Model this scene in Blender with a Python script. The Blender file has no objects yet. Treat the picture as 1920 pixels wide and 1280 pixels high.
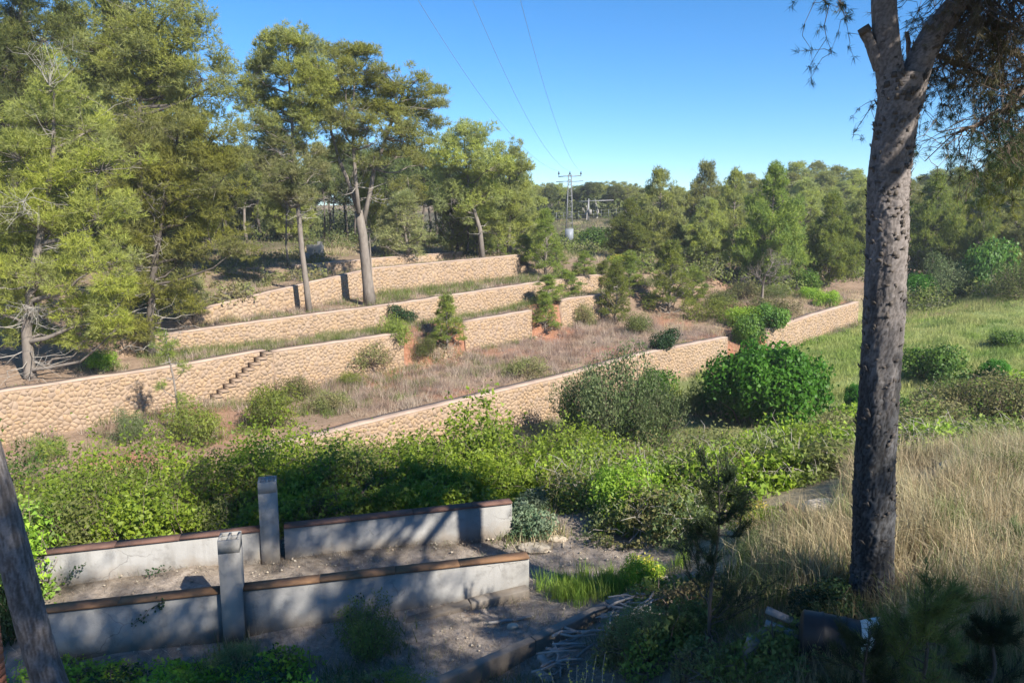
import bpy, math, random
import numpy as np
from mathutils import Vector, Matrix

scene = bpy.context.scene
C = scene.collection
rad = math.radians

# ------------------------------------------------------------------ camera
F = 1387.0                       # focal length in photo pixels (1920 wide)
PITCH = rad(9.0)
cam_d = bpy.data.cameras.new('camera')
cam = bpy.data.objects.new('camera', cam_d)
C.objects.link(cam)
cam.location = (0, 0, 0)
cam.rotation_euler = (rad(90) - PITCH, 0, 0)
cam_d.sensor_width = 36.0
cam_d.lens = 36.0 * F / 1920.0
cam_d.clip_start = 0.1
cam_d.clip_end = 3000
scene.camera = cam

# ------------------------------------------------------------------ sky and sun
SUN = np.array([0.54, -0.57, 0.61])
SUN = SUN / np.linalg.norm(SUN)
SUN_EL = math.asin(SUN[2])
SUN_AZ = math.atan2(SUN[0], SUN[1])
world = bpy.data.worlds.new('World')
scene.world = world
world.use_nodes = True
wn = world.node_tree.nodes
wl = world.node_tree.links
for nd in list(wn):
    wn.remove(nd)
w_out = wn.new('ShaderNodeOutputWorld')
w_bg = wn.new('ShaderNodeBackground')
w_sky = wn.new('ShaderNodeTexSky')
w_sky.sky_type = 'NISHITA'
w_sky.sun_disc = False
w_sky.sun_elevation = SUN_EL
w_sky.sun_rotation = SUN_AZ
w_sky.altitude = 0
w_sky.air_density = 0.9
w_sky.dust_density = 0.0
w_sky.ozone_density = 6.0
w_bg.inputs['Strength'].default_value = 0.080
w_hs = wn.new('ShaderNodeHueSaturation')
w_hs.inputs['Saturation'].default_value = 1.2
wl.new(w_sky.outputs[0], w_hs.inputs['Color'])
wl.new(w_hs.outputs[0], w_bg.inputs[0])
wl.new(w_bg.outputs[0], w_out.inputs[0])

sun_d = bpy.data.lights.new('sun', 'SUN')
sun_d.energy = 5.0
sun_d.angle = rad(0.53)
sun_d.color = (1.0, 0.93, 0.82)
sun = bpy.data.objects.new('sun', sun_d)
C.objects.link(sun)
sun.rotation_euler = Vector((-SUN[0], -SUN[1], -SUN[2])).to_track_quat('-Z', 'Y').to_euler()
sun.location = (20, -20, 40)

scene.view_settings.view_transform = 'Standard'
scene.view_settings.look = 'None'
scene.view_settings.exposure = 1.28
scene.view_settings.gamma = 1.0
scene.view_settings.use_curve_mapping = False
try:
    scene.cycles.use_denoising = True
    scene.cycles.max_bounces = 6
    scene.cycles.diffuse_bounces = 4
    scene.cycles.glossy_bounces = 2
    scene.cycles.transmission_bounces = 4
    scene.cycles.caustics_reflective = False
    scene.cycles.caustics_refractive = False
except Exception:
    pass

# ------------------------------------------------------------------ helpers
def ray(px, py):
    u = (px - 960) / F
    v = (py - 640) / F
    return np.array([u, math.cos(PITCH) - v * math.sin(PITCH), -math.sin(PITCH) - v * math.cos(PITCH)])

def P(px, py, d):
    """world point on the photo ray (px, py) at forward distance d"""
    r = ray(px, py)
    return r * (d / r[1])

def mesh_arrays(name, V, faces, mat, col=None, smooth=False):
    """faces: list of int arrays (m,3) / (m,4)"""
    V = np.asarray(V, dtype=np.float32)
    if not isinstance(faces, (list, tuple)):
        faces = [faces]
    faces = [np.asarray(f, dtype=np.int32) for f in faces if len(f)]
    me = bpy.data.meshes.new(name)
    me.vertices.add(len(V))
    me.vertices.foreach_set('co', V.ravel())
    loops = np.concatenate([f.ravel() for f in faces])
    tot = np.concatenate([np.full(len(f), f.shape[1], dtype=np.int32) for f in faces])
    start = np.concatenate([[0], np.cumsum(tot)[:-1]]).astype(np.int32)
    me.loops.add(len(loops))
    me.loops.foreach_set('vertex_index', loops)
    me.polygons.add(len(tot))
    me.polygons.foreach_set('loop_start', start)
    me.polygons.foreach_set('loop_total', tot)
    if smooth:
        me.polygons.foreach_set('use_smooth', np.ones(len(tot), dtype=bool))
    if col is not None:
        a = me.color_attributes.new('Col', 'FLOAT_COLOR', 'POINT')
        c = np.ones((len(V), 4), dtype=np.float32)
        c[:, :3] = col
        a.data.foreach_set('color', c.ravel())
    me.update(calc_edges=True)
    me.validate()
    if mat is not None:
        me.materials.append(mat)
    return me

def obj(name, me, parent=None, loc=None):
    o = bpy.data.objects.new(name, me)
    C.objects.link(o)
    if parent is not None:
        o.parent = parent
    if loc is not None:
        o.location = loc
    return o

def tag(o, label, cat, group=None):
    o['label'] = label
    o['category'] = cat
    if group:
        o['group'] = group
    return o

def thing(name, label, cat, loc=(0, 0, 0), group=None, rotz=0.0):
    o = bpy.data.objects.new(name, None)
    o.empty_display_size = 0.3
    C.objects.link(o)
    o.location = loc
    o.rotation_euler = (0, 0, rotz)
    return tag(o, label, cat, group)

def struct(o):
    o['kind'] = 'structure'
    return o

def stuff(o):
    o['kind'] = 'stuff'
    return o

def dup(root, label, loc, rotz=0.0, scale=(1, 1, 1), group=None, tilt=(0, 0)):
    r = root.copy()
    C.objects.link(r)
    r.location = loc
    r.rotation_euler = (tilt[0], tilt[1], rotz)
    r.scale = scale
    r['label'] = label
    if group:
        r['group'] = group
    elif 'group' in r:
        del r['group']
    for ch in root.children:
        c = ch.copy()
        C.objects.link(c)
        c.parent = r
        for g in ch.children:
            q = g.copy()
            C.objects.link(q)
            q.parent = c
    return r

class MB:
    """collects simple pieces into ONE mesh"""
    def __init__(self):
        self.V = []
        self.T = []
        self.Q = []
        self.n = 0
    def add(self, V, T=None, Q=None):
        V = np.asarray(V, dtype=float)
        self.V.append(V)
        if T is not None and len(T):
            self.T.append(np.asarray(T) + self.n)
        if Q is not None and len(Q):
            self.Q.append(np.asarray(Q) + self.n)
        self.n += len(V)
    def box(self, c, size, rot=None):
        sx, sy, sz = [a / 2 for a in size]
        v = np.array([[x, y, z] for x in (-sx, sx) for y in (-sy, sy) for z in (-sz, sz)])
        if rot is not None:
            v = v @ np.array(rot).T
        q = [[0, 1, 3, 2], [4, 6, 7, 5], [0, 4, 5, 1], [2, 3, 7, 6], [0, 2, 6, 4], [1, 5, 7, 3]]
        self.add(v + np.array(c), None, q)
    def tube(self, path, radii, sides=8, cap=True):
        path = np.asarray(path, dtype=float)
        k = len(path)
        if np.isscalar(radii):
            radii = [radii] * k
        tan = np.gradient(path, axis=0)
        tan /= (np.linalg.norm(tan, axis=1)[:, None] + 1e-9)
        ref = np.array([1.0, 0, 0]) if abs(tan[0][0]) < 0.8 else np.array([0, 1.0, 0])
        ring = []
        a = np.linspace(0, 2 * math.pi, sides, endpoint=False)
        for i in range(k):
            s1 = np.cross(tan[i], ref)
            s1 /= np.linalg.norm(s1) + 1e-9
            s2 = np.cross(tan[i], s1)
            ring.append(path[i] + radii[i] * (np.cos(a)[:, None] * s1 + np.sin(a)[:, None] * s2))
        V = np.concatenate(ring)
        q = []
        for i in range(k - 1):
            for j in range(sides):
                j2 = (j + 1) % sides
                q.append([i * sides + j, i * sides + j2, (i + 1) * sides + j2, (i + 1) * sides + j])
        T = []
        if cap:
            V = np.concatenate([V, path[:1], path[-1:]])
            n0 = k * sides
            for j in range(sides):
                j2 = (j + 1) % sides
                T.append([n0, j2, j])
                T.append([n0 + 1, (k - 1) * sides + j, (k - 1) * sides + j2])
        self.add(V, T, q)
    def mesh(self, name, mat, smooth=False, col=None):
        V = np.concatenate(self.V)
        fs = []
        if self.T:
            fs.append(np.concatenate(self.T))
        if self.Q:
            fs.append(np.concatenate(self.Q))
        return mesh_arrays(name, V, fs, mat, smooth=smooth, col=col)

def smooth01(x):
    x = np.clip(x, 0, 1)
    return x * x * (3 - 2 * x)

def vnoise(x, y, seed=0):
    """cheap smooth 2-D value noise, vectorised, -1..1"""
    x = np.asarray(x, dtype=float)
    y = np.asarray(y, dtype=float)
    xi = np.floor(x).astype(np.int64)
    yi = np.floor(y).astype(np.int64)
    fx = x - xi
    fy = y - yi
    fx = fx * fx * (3 - 2 * fx)
    fy = fy * fy * (3 - 2 * fy)
    def h(a, b):
        n = (a * 374761393 + b * 668265263 + seed * 974634777) & 0x7fffffff
        n = ((n ^ (n >> 13)) * 1274126177) & 0x7fffffff
        return ((n ^ (n >> 16)) & 0xffff) / 32767.5 - 1
    return (h(xi, yi) * (1 - fx) + h(xi + 1, yi) * fx) * (1 - fy) + (h(xi, yi + 1) * (1 - fx) + h(xi + 1, yi + 1) * fx) * fy

# ------------------------------------------------------------------ materials
def new_mat(name):
    m = bpy.data.materials.new(name)
    m.use_nodes = True
    nt = m.node_tree
    for nd in list(nt.nodes):
        nt.nodes.remove(nd)
    out = nt.nodes.new('ShaderNodeOutputMaterial')
    return m, nt, out

def mixc(nt, fac, a, b):
    n = nt.nodes.new('ShaderNodeMix')
    n.data_type = 'RGBA'
    for sock, val in ((n.inputs[0], fac), (n.inputs[6], a), (n.inputs[7], b)):
        if hasattr(val, 'node'):
            nt.links.new(val, sock)
        elif isinstance(val, (int, float)):
            sock.default_value = val
        else:
            sock.default_value = (*val, 1)
    return n.outputs[2]

def math_n(nt, op, a, b=0.0):
    n = nt.nodes.new('ShaderNodeMath')
    n.operation = op
    for s, v in ((n.inputs[0], a), (n.inputs[1], b)):
        if hasattr(v, 'node'):
            nt.links.new(v, s)
        else:
            s.default_value = v
    return n.outputs[0]

def noise_n(nt, scale, detail=4, coord='Object', rough=0.55, stretch=None):
    tc = nt.nodes.new('ShaderNodeTexCoord')
    v = tc.outputs[coord]
    if stretch:
        mp = nt.nodes.new('ShaderNodeMapping')
        mp.inputs['Scale'].default_value = stretch
        nt.links.new(v, mp.inputs[0])
        v = mp.outputs[0]
    n = nt.nodes.new('ShaderNodeTexNoise')
    n.inputs['Scale'].default_value = scale
    n.inputs['Detail'].default_value = detail
    n.inputs['Roughness'].default_value = rough
    nt.links.new(v, n.inputs['Vector'])
    return n.outputs[0]

def ramp_n(nt, val, lo, hi):
    n = nt.nodes.new('ShaderNodeMapRange')
    n.inputs[1].default_value = lo
    n.inputs[2].default_value = hi
    nt.links.new(val, n.inputs[0])
    return n.outputs[0]

def foliage(name, c1, c2, c3, trans=0.3, nscale=0.5, rough=0.6, spec=0.25, attr=False):
    """leaf material: every leaf (mesh island) its own shade, larger patches drifting to c3"""
    m, nt, out = new_mat(name)
    g = nt.nodes.new('ShaderNodeNewGeometry')
    oi = nt.nodes.new('ShaderNodeObjectInfo')
    if attr:
        at = nt.nodes.new('ShaderNodeVertexColor')
        at.layer_name = 'Col'
        col = at.outputs[0]
        hv = nt.nodes.new('ShaderNodeHueSaturation')
        nt.links.new(col, hv.inputs['Color'])
        nt.links.new(ramp_n2(nt, g.outputs['Random Per Island'], 0.7, 1.3), hv.inputs['Value'])
        col = hv.outputs[0]
    else:
        col = mixc(nt, g.outputs['Random Per Island'], c1, c2)
        nz = ramp_n(nt, noise_n(nt, nscale, 2), 0.4, 0.65)
        col = mixc(nt, nz, col, c3)
        hv = nt.nodes.new('ShaderNodeHueSaturation')
        nt.links.new(col, hv.inputs['Color'])
        nt.links.new(ramp_n2(nt, oi.outputs['Random'], 0.490, 0.512), hv.inputs['Hue'])
        nt.links.new(ramp_n2(nt, oi.outputs['Random'], 0.72, 1.28), hv.inputs['Value'])
        col = hv.outputs[0]
    p = nt.nodes.new('ShaderNodeBsdfPrincipled')
    p.inputs['Roughness'].default_value = rough
    p.inputs['Specular IOR Level'].default_value = spec
    nt.links.new(col, p.inputs['Base Color'])
    t = nt.nodes.new('ShaderNodeBsdfTranslucent')
    hv2 = nt.nodes.new('ShaderNodeHueSaturation')
    hv2.inputs['Saturation'].default_value = 1.0
    hv2.inputs['Value'].default_value = 1.2
    nt.links.new(col, hv2.inputs['Color'])
    nt.links.new(hv2.outputs[0], t.inputs[0])
    mx = nt.nodes.new('ShaderNodeMixShader')
    mx.inputs[0].default_value = trans * 1.4
    nt.links.new(p.outputs[0], mx.inputs[1])
    nt.links.new(t.outputs[0], mx.inputs[2])
    nt.links.new(mx.outputs[0], out.inputs[0])
    return m

def ramp_n2(nt, val, a, b):
    n = nt.nodes.new('ShaderNodeMapRange')
    n.inputs[3].default_value = a
    n.inputs[4].default_value = b
    nt.links.new(val, n.inputs[0])
    return n.outputs[0]

def plaster_mat(name, a, b, dirt):
    m, nt, out = new_mat(name)
    p = nt.nodes.new('ShaderNodeBsdfPrincipled')
    p.inputs['Roughness'].default_value = 0.95
    p.inputs['Specular IOR Level'].default_value = 0.2
    col = mixc(nt, ramp_n(nt, noise_n(nt, 1.4, 6), 0.35, 0.65), a, b)
    streak = ramp_n(nt, noise_n(nt, 5.0, 5, stretch=(1, 1, 0.10)), 0.5, 0.75)
    col = mixc(nt, math_n(nt, 'MULTIPLY', streak, 0.55), col, dirt)
    blot = ramp_n(nt, noise_n(nt, 3.2, 8, rough=0.7), 0.54, 0.70)
    col = mixc(nt, math_n(nt, 'MULTIPLY', blot, 0.6), col, tuple(x * 0.75 for x in dirt))
    # splashed soil along the bottom, ragged
    tc = nt.nodes.new('ShaderNodeTexCoord')
    sx = nt.nodes.new('ShaderNodeSeparateXYZ')
    nt.links.new(tc.outputs['Object'], sx.inputs[0])
    z = math_n(nt, 'ADD', sx.outputs[2], math_n(nt, 'MULTIPLY', noise_n(nt, 4.0, 6), -0.55))
    low = nt.nodes.new('ShaderNodeMapRange')
    low.inputs[1].default_value = 0.10
    low.inputs[2].default_value = -0.22
    nt.links.new(z, low.inputs[0])
    col = mixc(nt, math_n(nt, 'MULTIPLY', low.outputs[0], 0.75), col, (0.17, 0.135, 0.10))
    # hairline cracks
    vo = nt.nodes.new('ShaderNodeTexVoronoi')
    vo.feature = 'DISTANCE_TO_EDGE'
    vo.inputs['Scale'].default_value = 1.1
    wv = nt.nodes.new('ShaderNodeMix')
    wv.data_type = 'VECTOR'
    wv.inputs[0].default_value = 0.12
    nz = nt.nodes.new('ShaderNodeTexNoise')
    nz.inputs['Scale'].default_value = 6.0
    nt.links.new(tc.outputs['Object'], nz.inputs['Vector'])
    nt.links.new(tc.outputs['Object'], wv.inputs[4])
    nt.links.new(nz.outputs[1], wv.inputs[5])
    nt.links.new(wv.outputs[1], vo.inputs['Vector'])
    crack = nt.nodes.new('ShaderNodeMapRange')
    crack.inputs[1].default_value = 0.006
    crack.inputs[2].default_value = 0.0
    nt.links.new(vo.outputs['Distance'], crack.inputs[0])
    ck = math_n(nt, 'MULTIPLY', crack.outputs[0], ramp_n(nt, noise_n(nt, 0.8, 2), 0.5, 0.6))
    col = mixc(nt, math_n(nt, 'MULTIPLY', ck, 0.8), col, (0.08, 0.075, 0.07))
    nt.links.new(col, p.inputs['Base Color'])
    bp = nt.nodes.new('ShaderNodeBump')
    bp.inputs['Strength'].default_value = 0.6
    bp.inputs['Distance'].default_value = 0.015
    nt.links.new(noise_n(nt, 16, 8, rough=0.7), bp.inputs['Height'])
    nt.links.new(bp.outputs[0], p.inputs['Normal'])
    nt.links.new(p.outputs[0], out.inputs[0])
    return m

def solid(name, c1, c2, scale=4.0, rough=0.85, bump=0.3, bscale=None, c3=None, s3=1.0, stretch=None, metal=0.0, spec=0.3, bdist=0.02):
    m, nt, out = new_mat(name)
    p = nt.nodes.new('ShaderNodeBsdfPrincipled')
    n1 = ramp_n(nt, noise_n(nt, scale, 6, stretch=stretch), 0.3, 0.7)
    col = mixc(nt, n1, c1, c2)
    if c3 is not None:
        n3 = ramp_n(nt, noise_n(nt, s3, 5), 0.5, 0.68)
        col = mixc(nt, n3, col, c3)
    nt.links.new(col, p.inputs['Base Color'])
    p.inputs['Roughness'].default_value = rough
    p.inputs['Metallic'].default_value = metal
    p.inputs['Specular IOR Level'].default_value = spec
    if bump:
        b = nt.nodes.new('ShaderNodeBump')
        b.inputs['Strength'].default_value = bump
        b.inputs['Distance'].default_value = bdist
        nt.links.new(noise_n(nt, bscale or scale * 3, 6, stretch=stretch), b.inputs['Height'])
        nt.links.new(b.outputs[0], p.inputs['Normal'])
    nt.links.new(p.outputs[0], out.inputs[0])
    return m

M = {}
M['pine'] = foliage('pine_needles', (0.218, 0.251, 0.050), (0.342, 0.350, 0.075), (0.218, 0.240, 0.095), 0.30, 0.55)
M['pine_pale'] = foliage('pale_pine_needles', (0.240, 0.246, 0.105), (0.336, 0.330, 0.149), (0.204, 0.228, 0.083), 0.34, 0.6)
M['pine_near'] = foliage('near_pine_needles', (0.230, 0.264, 0.044), (0.362, 0.368, 0.066), (0.230, 0.247, 0.085), 0.32, 0.5)
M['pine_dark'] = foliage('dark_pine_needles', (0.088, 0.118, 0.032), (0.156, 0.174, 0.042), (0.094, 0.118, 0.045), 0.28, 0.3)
M['pine_young'] = foliage('young_pine_needles', (0.168, 0.214, 0.036), (0.258, 0.288, 0.052), (0.138, 0.186, 0.042), 0.32, 0.8)
M['pine_shade'] = foliage('shade_toned_pine_needles', (0.025, 0.045, 0.020), (0.043, 0.063, 0.023), (0.032, 0.050, 0.016), 0.2, 2.0)  # needle colour darkened to stand in for shade
M['bramble'] = foliage('bramble_leaves', (0.179, 0.301, 0.027), (0.349, 0.464, 0.046), (0.155, 0.235, 0.034), 0.33, 0.9, 0.5)
M['fig'] = foliage('glossy_green_leaves', (0.055, 0.198, 0.016), (0.102, 0.274, 0.025), (0.041, 0.157, 0.016), 0.3, 1.0, 0.5, 0.2)
M['dark_leaf'] = foliage('dark_shrub_leaves', (0.022, 0.058, 0.020), (0.040, 0.085, 0.026), (0.02, 0.045, 0.018), 0.2, 1.2, 0.5)
M['mid_leaf'] = foliage('mid_green_leaves', (0.083, 0.173, 0.022), (0.143, 0.233, 0.033), (0.060, 0.127, 0.025), 0.3, 1.0, 0.5)
M['scrub'] = foliage('olive_scrub_leaves', (0.120, 0.143, 0.045), (0.199, 0.206, 0.068), (0.167, 0.135, 0.068), 0.25, 0.8, 0.7)
M['scrub_green'] = foliage('mixed_scrub_leaves', (0.120, 0.188, 0.033), (0.224, 0.281, 0.052), (0.168, 0.179, 0.067), 0.28, 0.6, 0.6)
M['silver'] = foliage('silvery_leaves', (0.15, 0.20, 0.12), (0.22, 0.27, 0.17), (0.10, 0.17, 0.08), 0.25, 1.2, 0.6)
M['grey_green'] = foliage('grey_green_leaves', (0.128, 0.173, 0.072), (0.188, 0.223, 0.101), (0.090, 0.144, 0.043), 0.28, 0.9, 0.6)
M['yellow'] = foliage('yellow_flowers', (0.50, 0.40, 0.05), (0.60, 0.50, 0.10), (0.4, 0.36, 0.06), 0.2, 2.0)
M['blades'] = foliage('grass_blades', None, None, None, 0.25, attr=True, rough=0.6)
M['bark'] = solid('pine_bark', (0.122, 0.103, 0.087), (0.198, 0.171, 0.148), 5.0, 0.9, 0.6, 18, stretch=(1, 1, 0.35))
M['bark_dark'] = solid('dark_bark', (0.060, 0.050, 0.042), (0.104, 0.088, 0.076), 4.0, 0.9, 0.5, 12, stretch=(1, 1, 0.35))
M['twig'] = solid('grey_twigs', (0.224, 0.200, 0.176), (0.320, 0.296, 0.264), 3.0, 0.9, 0.0)
M['pale_twig'] = solid('pale_bleached_wood', (0.276, 0.257, 0.233), (0.355, 0.337, 0.306), 3.0, 0.9, 0.0)
M['brown_twig'] = solid('brown_twigs', (0.10, 0.075, 0.06), (0.20, 0.15, 0.12), 3.0, 0.9, 0.0)
M['mortar'] = solid('wall_mortar', (0.212, 0.154, 0.109), (0.268, 0.198, 0.147), 2.0, 0.95, 0.4, 20)
M['coping'] = solid('mortar_coping', (0.297, 0.222, 0.174), (0.356, 0.273, 0.217), 1.2, 0.95, 0.4, 15, c3=(0.243, 0.180, 0.144), s3=0.8)
M['plaster'] = plaster_mat('rough_grey_plaster', (0.207, 0.203, 0.194), (0.264, 0.259, 0.248), (0.142, 0.134, 0.122))
M['block'] = plaster_mat('concrete_block', (0.223, 0.215, 0.203), (0.284, 0.272, 0.251), (0.162, 0.154, 0.138))
M['kerb'] = plaster_mat('dirty_concrete', (0.20, 0.185, 0.165), (0.26, 0.24, 0.215), (0.13, 0.115, 0.095))
M['tile_cap'] = solid('orange_brown_coping', (0.130, 0.070, 0.035), (0.182, 0.105, 0.056), 3.0, 0.8, 0.3, 25, c3=(0.087, 0.049, 0.030), s3=2.5)
M['tile_cap2'] = solid('reddish_brown_coping', (0.101, 0.054, 0.040), (0.143, 0.080, 0.060), 3.0, 0.85, 0.3, 25, c3=(0.070, 0.042, 0.035), s3=2.5)
M['brick'] = solid('red_brick', (0.30, 0.10, 0.05), (0.40, 0.15, 0.08), 6.0, 0.9, 0.3, 40)
M['steel'] = solid('galvanised_steel', (0.183, 0.187, 0.190), (0.219, 0.219, 0.221), 3.0, 0.5, 0.0, metal=0.3)
M['steel_dark'] = solid('dark_steel', (0.12, 0.13, 0.14), (0.18, 0.19, 0.2), 3.0, 0.5, 0.0, metal=0.3)
M['panel'] = solid('blue_grey_panel', (0.156, 0.175, 0.201), (0.179, 0.197, 0.223), 1.0, 0.5, 0.0)
M['glass'] = solid('insulator_glaze', (0.05, 0.06, 0.07), (0.08, 0.09, 0.10), 3.0, 0.25, 0.0)
M['cable'] = solid('cable', (0.16, 0.20, 0.26), (0.2, 0.24, 0.3), 1.0, 0.5, 0.0)
M['wood_grey'] = solid('weathered_wood', (0.225, 0.206, 0.188), (0.315, 0.292, 0.270), 4.0, 0.9, 0.4, 25, stretch=(1, 1, 0.3))
M['pale_stone'] = solid('pale_limestone', (0.390, 0.335, 0.257), (0.468, 0.413, 0.328), 2.5, 0.95, 0.5, 12, c3=(0.312, 0.250, 0.179), s3=1.5)
M['rust'] = solid('weathered_brown_board', (0.13, 0.09, 0.06), (0.2, 0.14, 0.09), 8.0, 0.9, 0.3, 20, stretch=(1, 1, 0.2))
M['black_plastic'] = solid('black_plastic', (0.012, 0.013, 0.014), (0.025, 0.026, 0.028), 3.0, 0.5, 0.0)
M['white_plastic'] = solid('dirty_white_plastic', (0.60, 0.60, 0.57), (0.74, 0.74, 0.71), 5.0, 0.6, 0.2, 10)
M['white_wall'] = solid('weathered_white_wall', (0.188, 0.179, 0.162), (0.221, 0.212, 0.195), 1.0, 0.9, 0.2, 10)

def stone_mat():
    m, nt, out = new_mat('ochre_rubble_stone')
    g = nt.nodes.new('ShaderNodeNewGeometry')
    oi = nt.nodes.new('ShaderNodeObjectInfo')
    r = math_n(nt, 'FRACT', math_n(nt, 'ADD', g.outputs['Random Per Island'], oi.outputs['Random']))
    cr = nt.nodes.new('ShaderNodeValToRGB')
    nt.links.new(r, cr.inputs[0])
    el = cr.color_ramp.elements
    el[0].position = 0.0
    el[0].color = (0.253, 0.180, 0.119, 1)
    el[1].position = 1.0
    el[1].color = (0.276, 0.207, 0.152, 1)
    for pos, c in ((0.25, (0.293, 0.210, 0.140, 1)), (0.5, (0.301, 0.207, 0.125, 1)), (0.75, (0.268, 0.195, 0.134, 1)), (0.9, (0.237, 0.175, 0.129, 1))):
        e = el.new(pos)
        e.color = c
    patch = ramp_n(nt, noise_n(nt, 0.35, 3), 0.45, 0.7)
    col = mixc(nt, math_n(nt, 'MULTIPLY', patch, 0.45), cr.outputs[0], (0.327, 0.255, 0.190))
    fine = ramp_n(nt, noise_n(nt, 9.0, 5), 0.35, 0.75)
    col = mixc(nt, math_n(nt, 'MULTIPLY', fine, 0.25), col, (0.228, 0.167, 0.106))
    p = nt.nodes.new('ShaderNodeBsdfPrincipled')
    p.inputs['Roughness'].default_value = 0.95
    p.inputs['Specular IOR Level'].default_value = 0.2
    nt.links.new(col, p.inputs['Base Color'])
    b = nt.nodes.new('ShaderNodeBump')
    b.inputs['Strength'].default_value = 0.5
    b.inputs['Distance'].default_value = 0.03
    nt.links.new(noise_n(nt, 14, 5), b.inputs['Height'])
    nt.links.new(b.outputs[0], p.inputs['Normal'])
    nt.links.new(p.outputs[0], out.inputs[0])
    return m
M['stone'] = stone_mat()
# ------------------------------------------------------------------ terrain
AA = rad(43.5)
TV = np.array([math.cos(AA), math.sin(AA)])          # along the terrace walls
NV = np.array([-math.sin(AA), math.cos(AA)])         # uphill across them

def sn2xy(s, n):
    return s * TV[0] + n * NV[0], s * TV[1] + n * NV[1]

# every terrace wall: stretches (s0, s1) where it stands, and its line / top / base along s
WALLS = [
    dict(n=([-120, 13, 30, 36, 43, 51, 66, 90, 500], [27.45, 27.45, 27.3, 26.9, 26.4, 26.2, 26.0, 26, 26]),
         top=([-120, -20, 5, 13, 17.5, 30, 36, 43, 51, 58, 66, 75, 85, 100, 130, 220, 500], [-8.5, -9.2, -9.4, -8.85, -8.68, -8.37, -7.9, -7.74, -7.7, -7.2, -6.8, -6.2, -5.6, -4.2, -1, 3, 6]),
         base=([-120, -20, 5, 13, 17.5, 30, 36, 43, 51, 66, 75, 85, 100, 130, 220, 500], [-8.6, -9.3, -9.5, -9.8, -10.2, -10.6, -9.9, -9.6, -9.5, -8.45, -7.4, -6.0, -4.4, -1.1, 2.9, 5.9]),
         runs=[(12.2, 45.2), (50.6, 66.2)]),
    dict(n=([-120, 16.93, 17.0, 36, 41, 46, 500], [36.75, 36.75, 36.05, 36.2, 37.1, 37.1, 37.1]),
         top=([-120, -20, 5, 12.5, 16.7, 25, 30, 36, 41, 46, 60, 82, 100, 120, 220, 500], [-6.8, -7.1, -6.99, -6.84, -6.6, -6.45, -6.22, -6.0, -5.57, -5.5, -5.2, -4.6, -2.8, -.5, 3.5, 6]),
         base=([-120, -20, 5, 12.5, 16.7, 25, 30, 36, 41, 46, 60, 82, 100, 120, 220, 500], [-8.4, -9.1, -9.1, -8.75, -8.75, -8.45, -8.0, -7.8, -7.45, -7.4, -6.4, -4.9, -3.2, -.8, 3.2, 5.9]),
         runs=[(-16, 25.2), (30.0, 36.1), (39.8, 46.5)]),
    dict(n=([-120, 11, 18.5, 28, 40, 47, 500], [41.4, 41.4, 41.0, 40.2, 39.6, 39.1, 39.1]),
         top=([-120, 5, 11.5, 18.5, 28, 40, 47, 60, 82, 100, 120, 220, 500], [-5.9, -6.2, -6.0, -5.64, -5.19, -4.45, -4.15, -4.2, -4.3, -2.4, 0, 3.8, 6]),
         base=([-120, 5, 11.5, 18.5, 28, 40, 47, 60, 82, 100, 120, 220, 500], [-6.5, -6.8, -6.75, -6.8, -6.65, -6.0, -5.6, -5.0, -4.5, -2.6, -.2, 3.6, 5.9]),
         runs=[(11.4, 47.8)]),
    dict(n=([-120, 22.7, 29, 44, 60, 500], [43.8, 44.0, 45.2, 46.1, 46.5, 46.5]),
         top=([-120, 5, 14, 18, 22.7, 29, 44.5, 60, 82, 100, 120, 220, 500], [-5.0, -5.6, -5.5, -4.7, -3.95, -3.2, -2.7, -3.5, -4.2, -2.0, .3, 4, 6.5]),
         base=([-120, 5, 14, 18, 22.7, 29, 44.5, 60, 82, 100, 120, 220, 500], [-5.6, -6.0, -6.0, -5.65, -5.4, -4.95, -4.55, -4.4, -4.4, -2.2, .1, 3.8, 6.4]),
         runs=[(16.0, 44.6)]),
    dict(n=([-120, 26, 35, 43, 500], [50.8, 50.8, 51.2, 52.7, 53]),
         top=([-120, 5, 26, 35, 43.5, 60, 82, 100, 120, 220, 500], [-3.6, -3.6, -3.1, -2.75, -2.6, -3.6, -4.3, -1.8, .5, 4.2, 6.6]),
         base=([-120, 5, 26, 35, 43.5, 60, 82, 100, 120, 220, 500], [-4.0, -4.2, -3.9, -3.65, -3.6, -4.0, -4.4, -1.9, .4, 4.1, 6.5]),
         runs=[(26.0, 43.6)]),
]

def wall_at(i, s):
    w = WALLS[i]
    n = np.interp(s, *w['n'])
    top = np.interp(s, *w['top'])
    base = np.interp(s, *w['base'])
    dist = np.full_like(np.asarray(s, dtype=float), 1e9)
    for a, b in w['runs']:
        dist = np.minimum(dist, np.maximum(0, np.maximum(a - s, s - b)))
    half = 0.14 + np.clip(dist - 0.1, 0, 1.6) * 1.15
    return n, top, base, half

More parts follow.
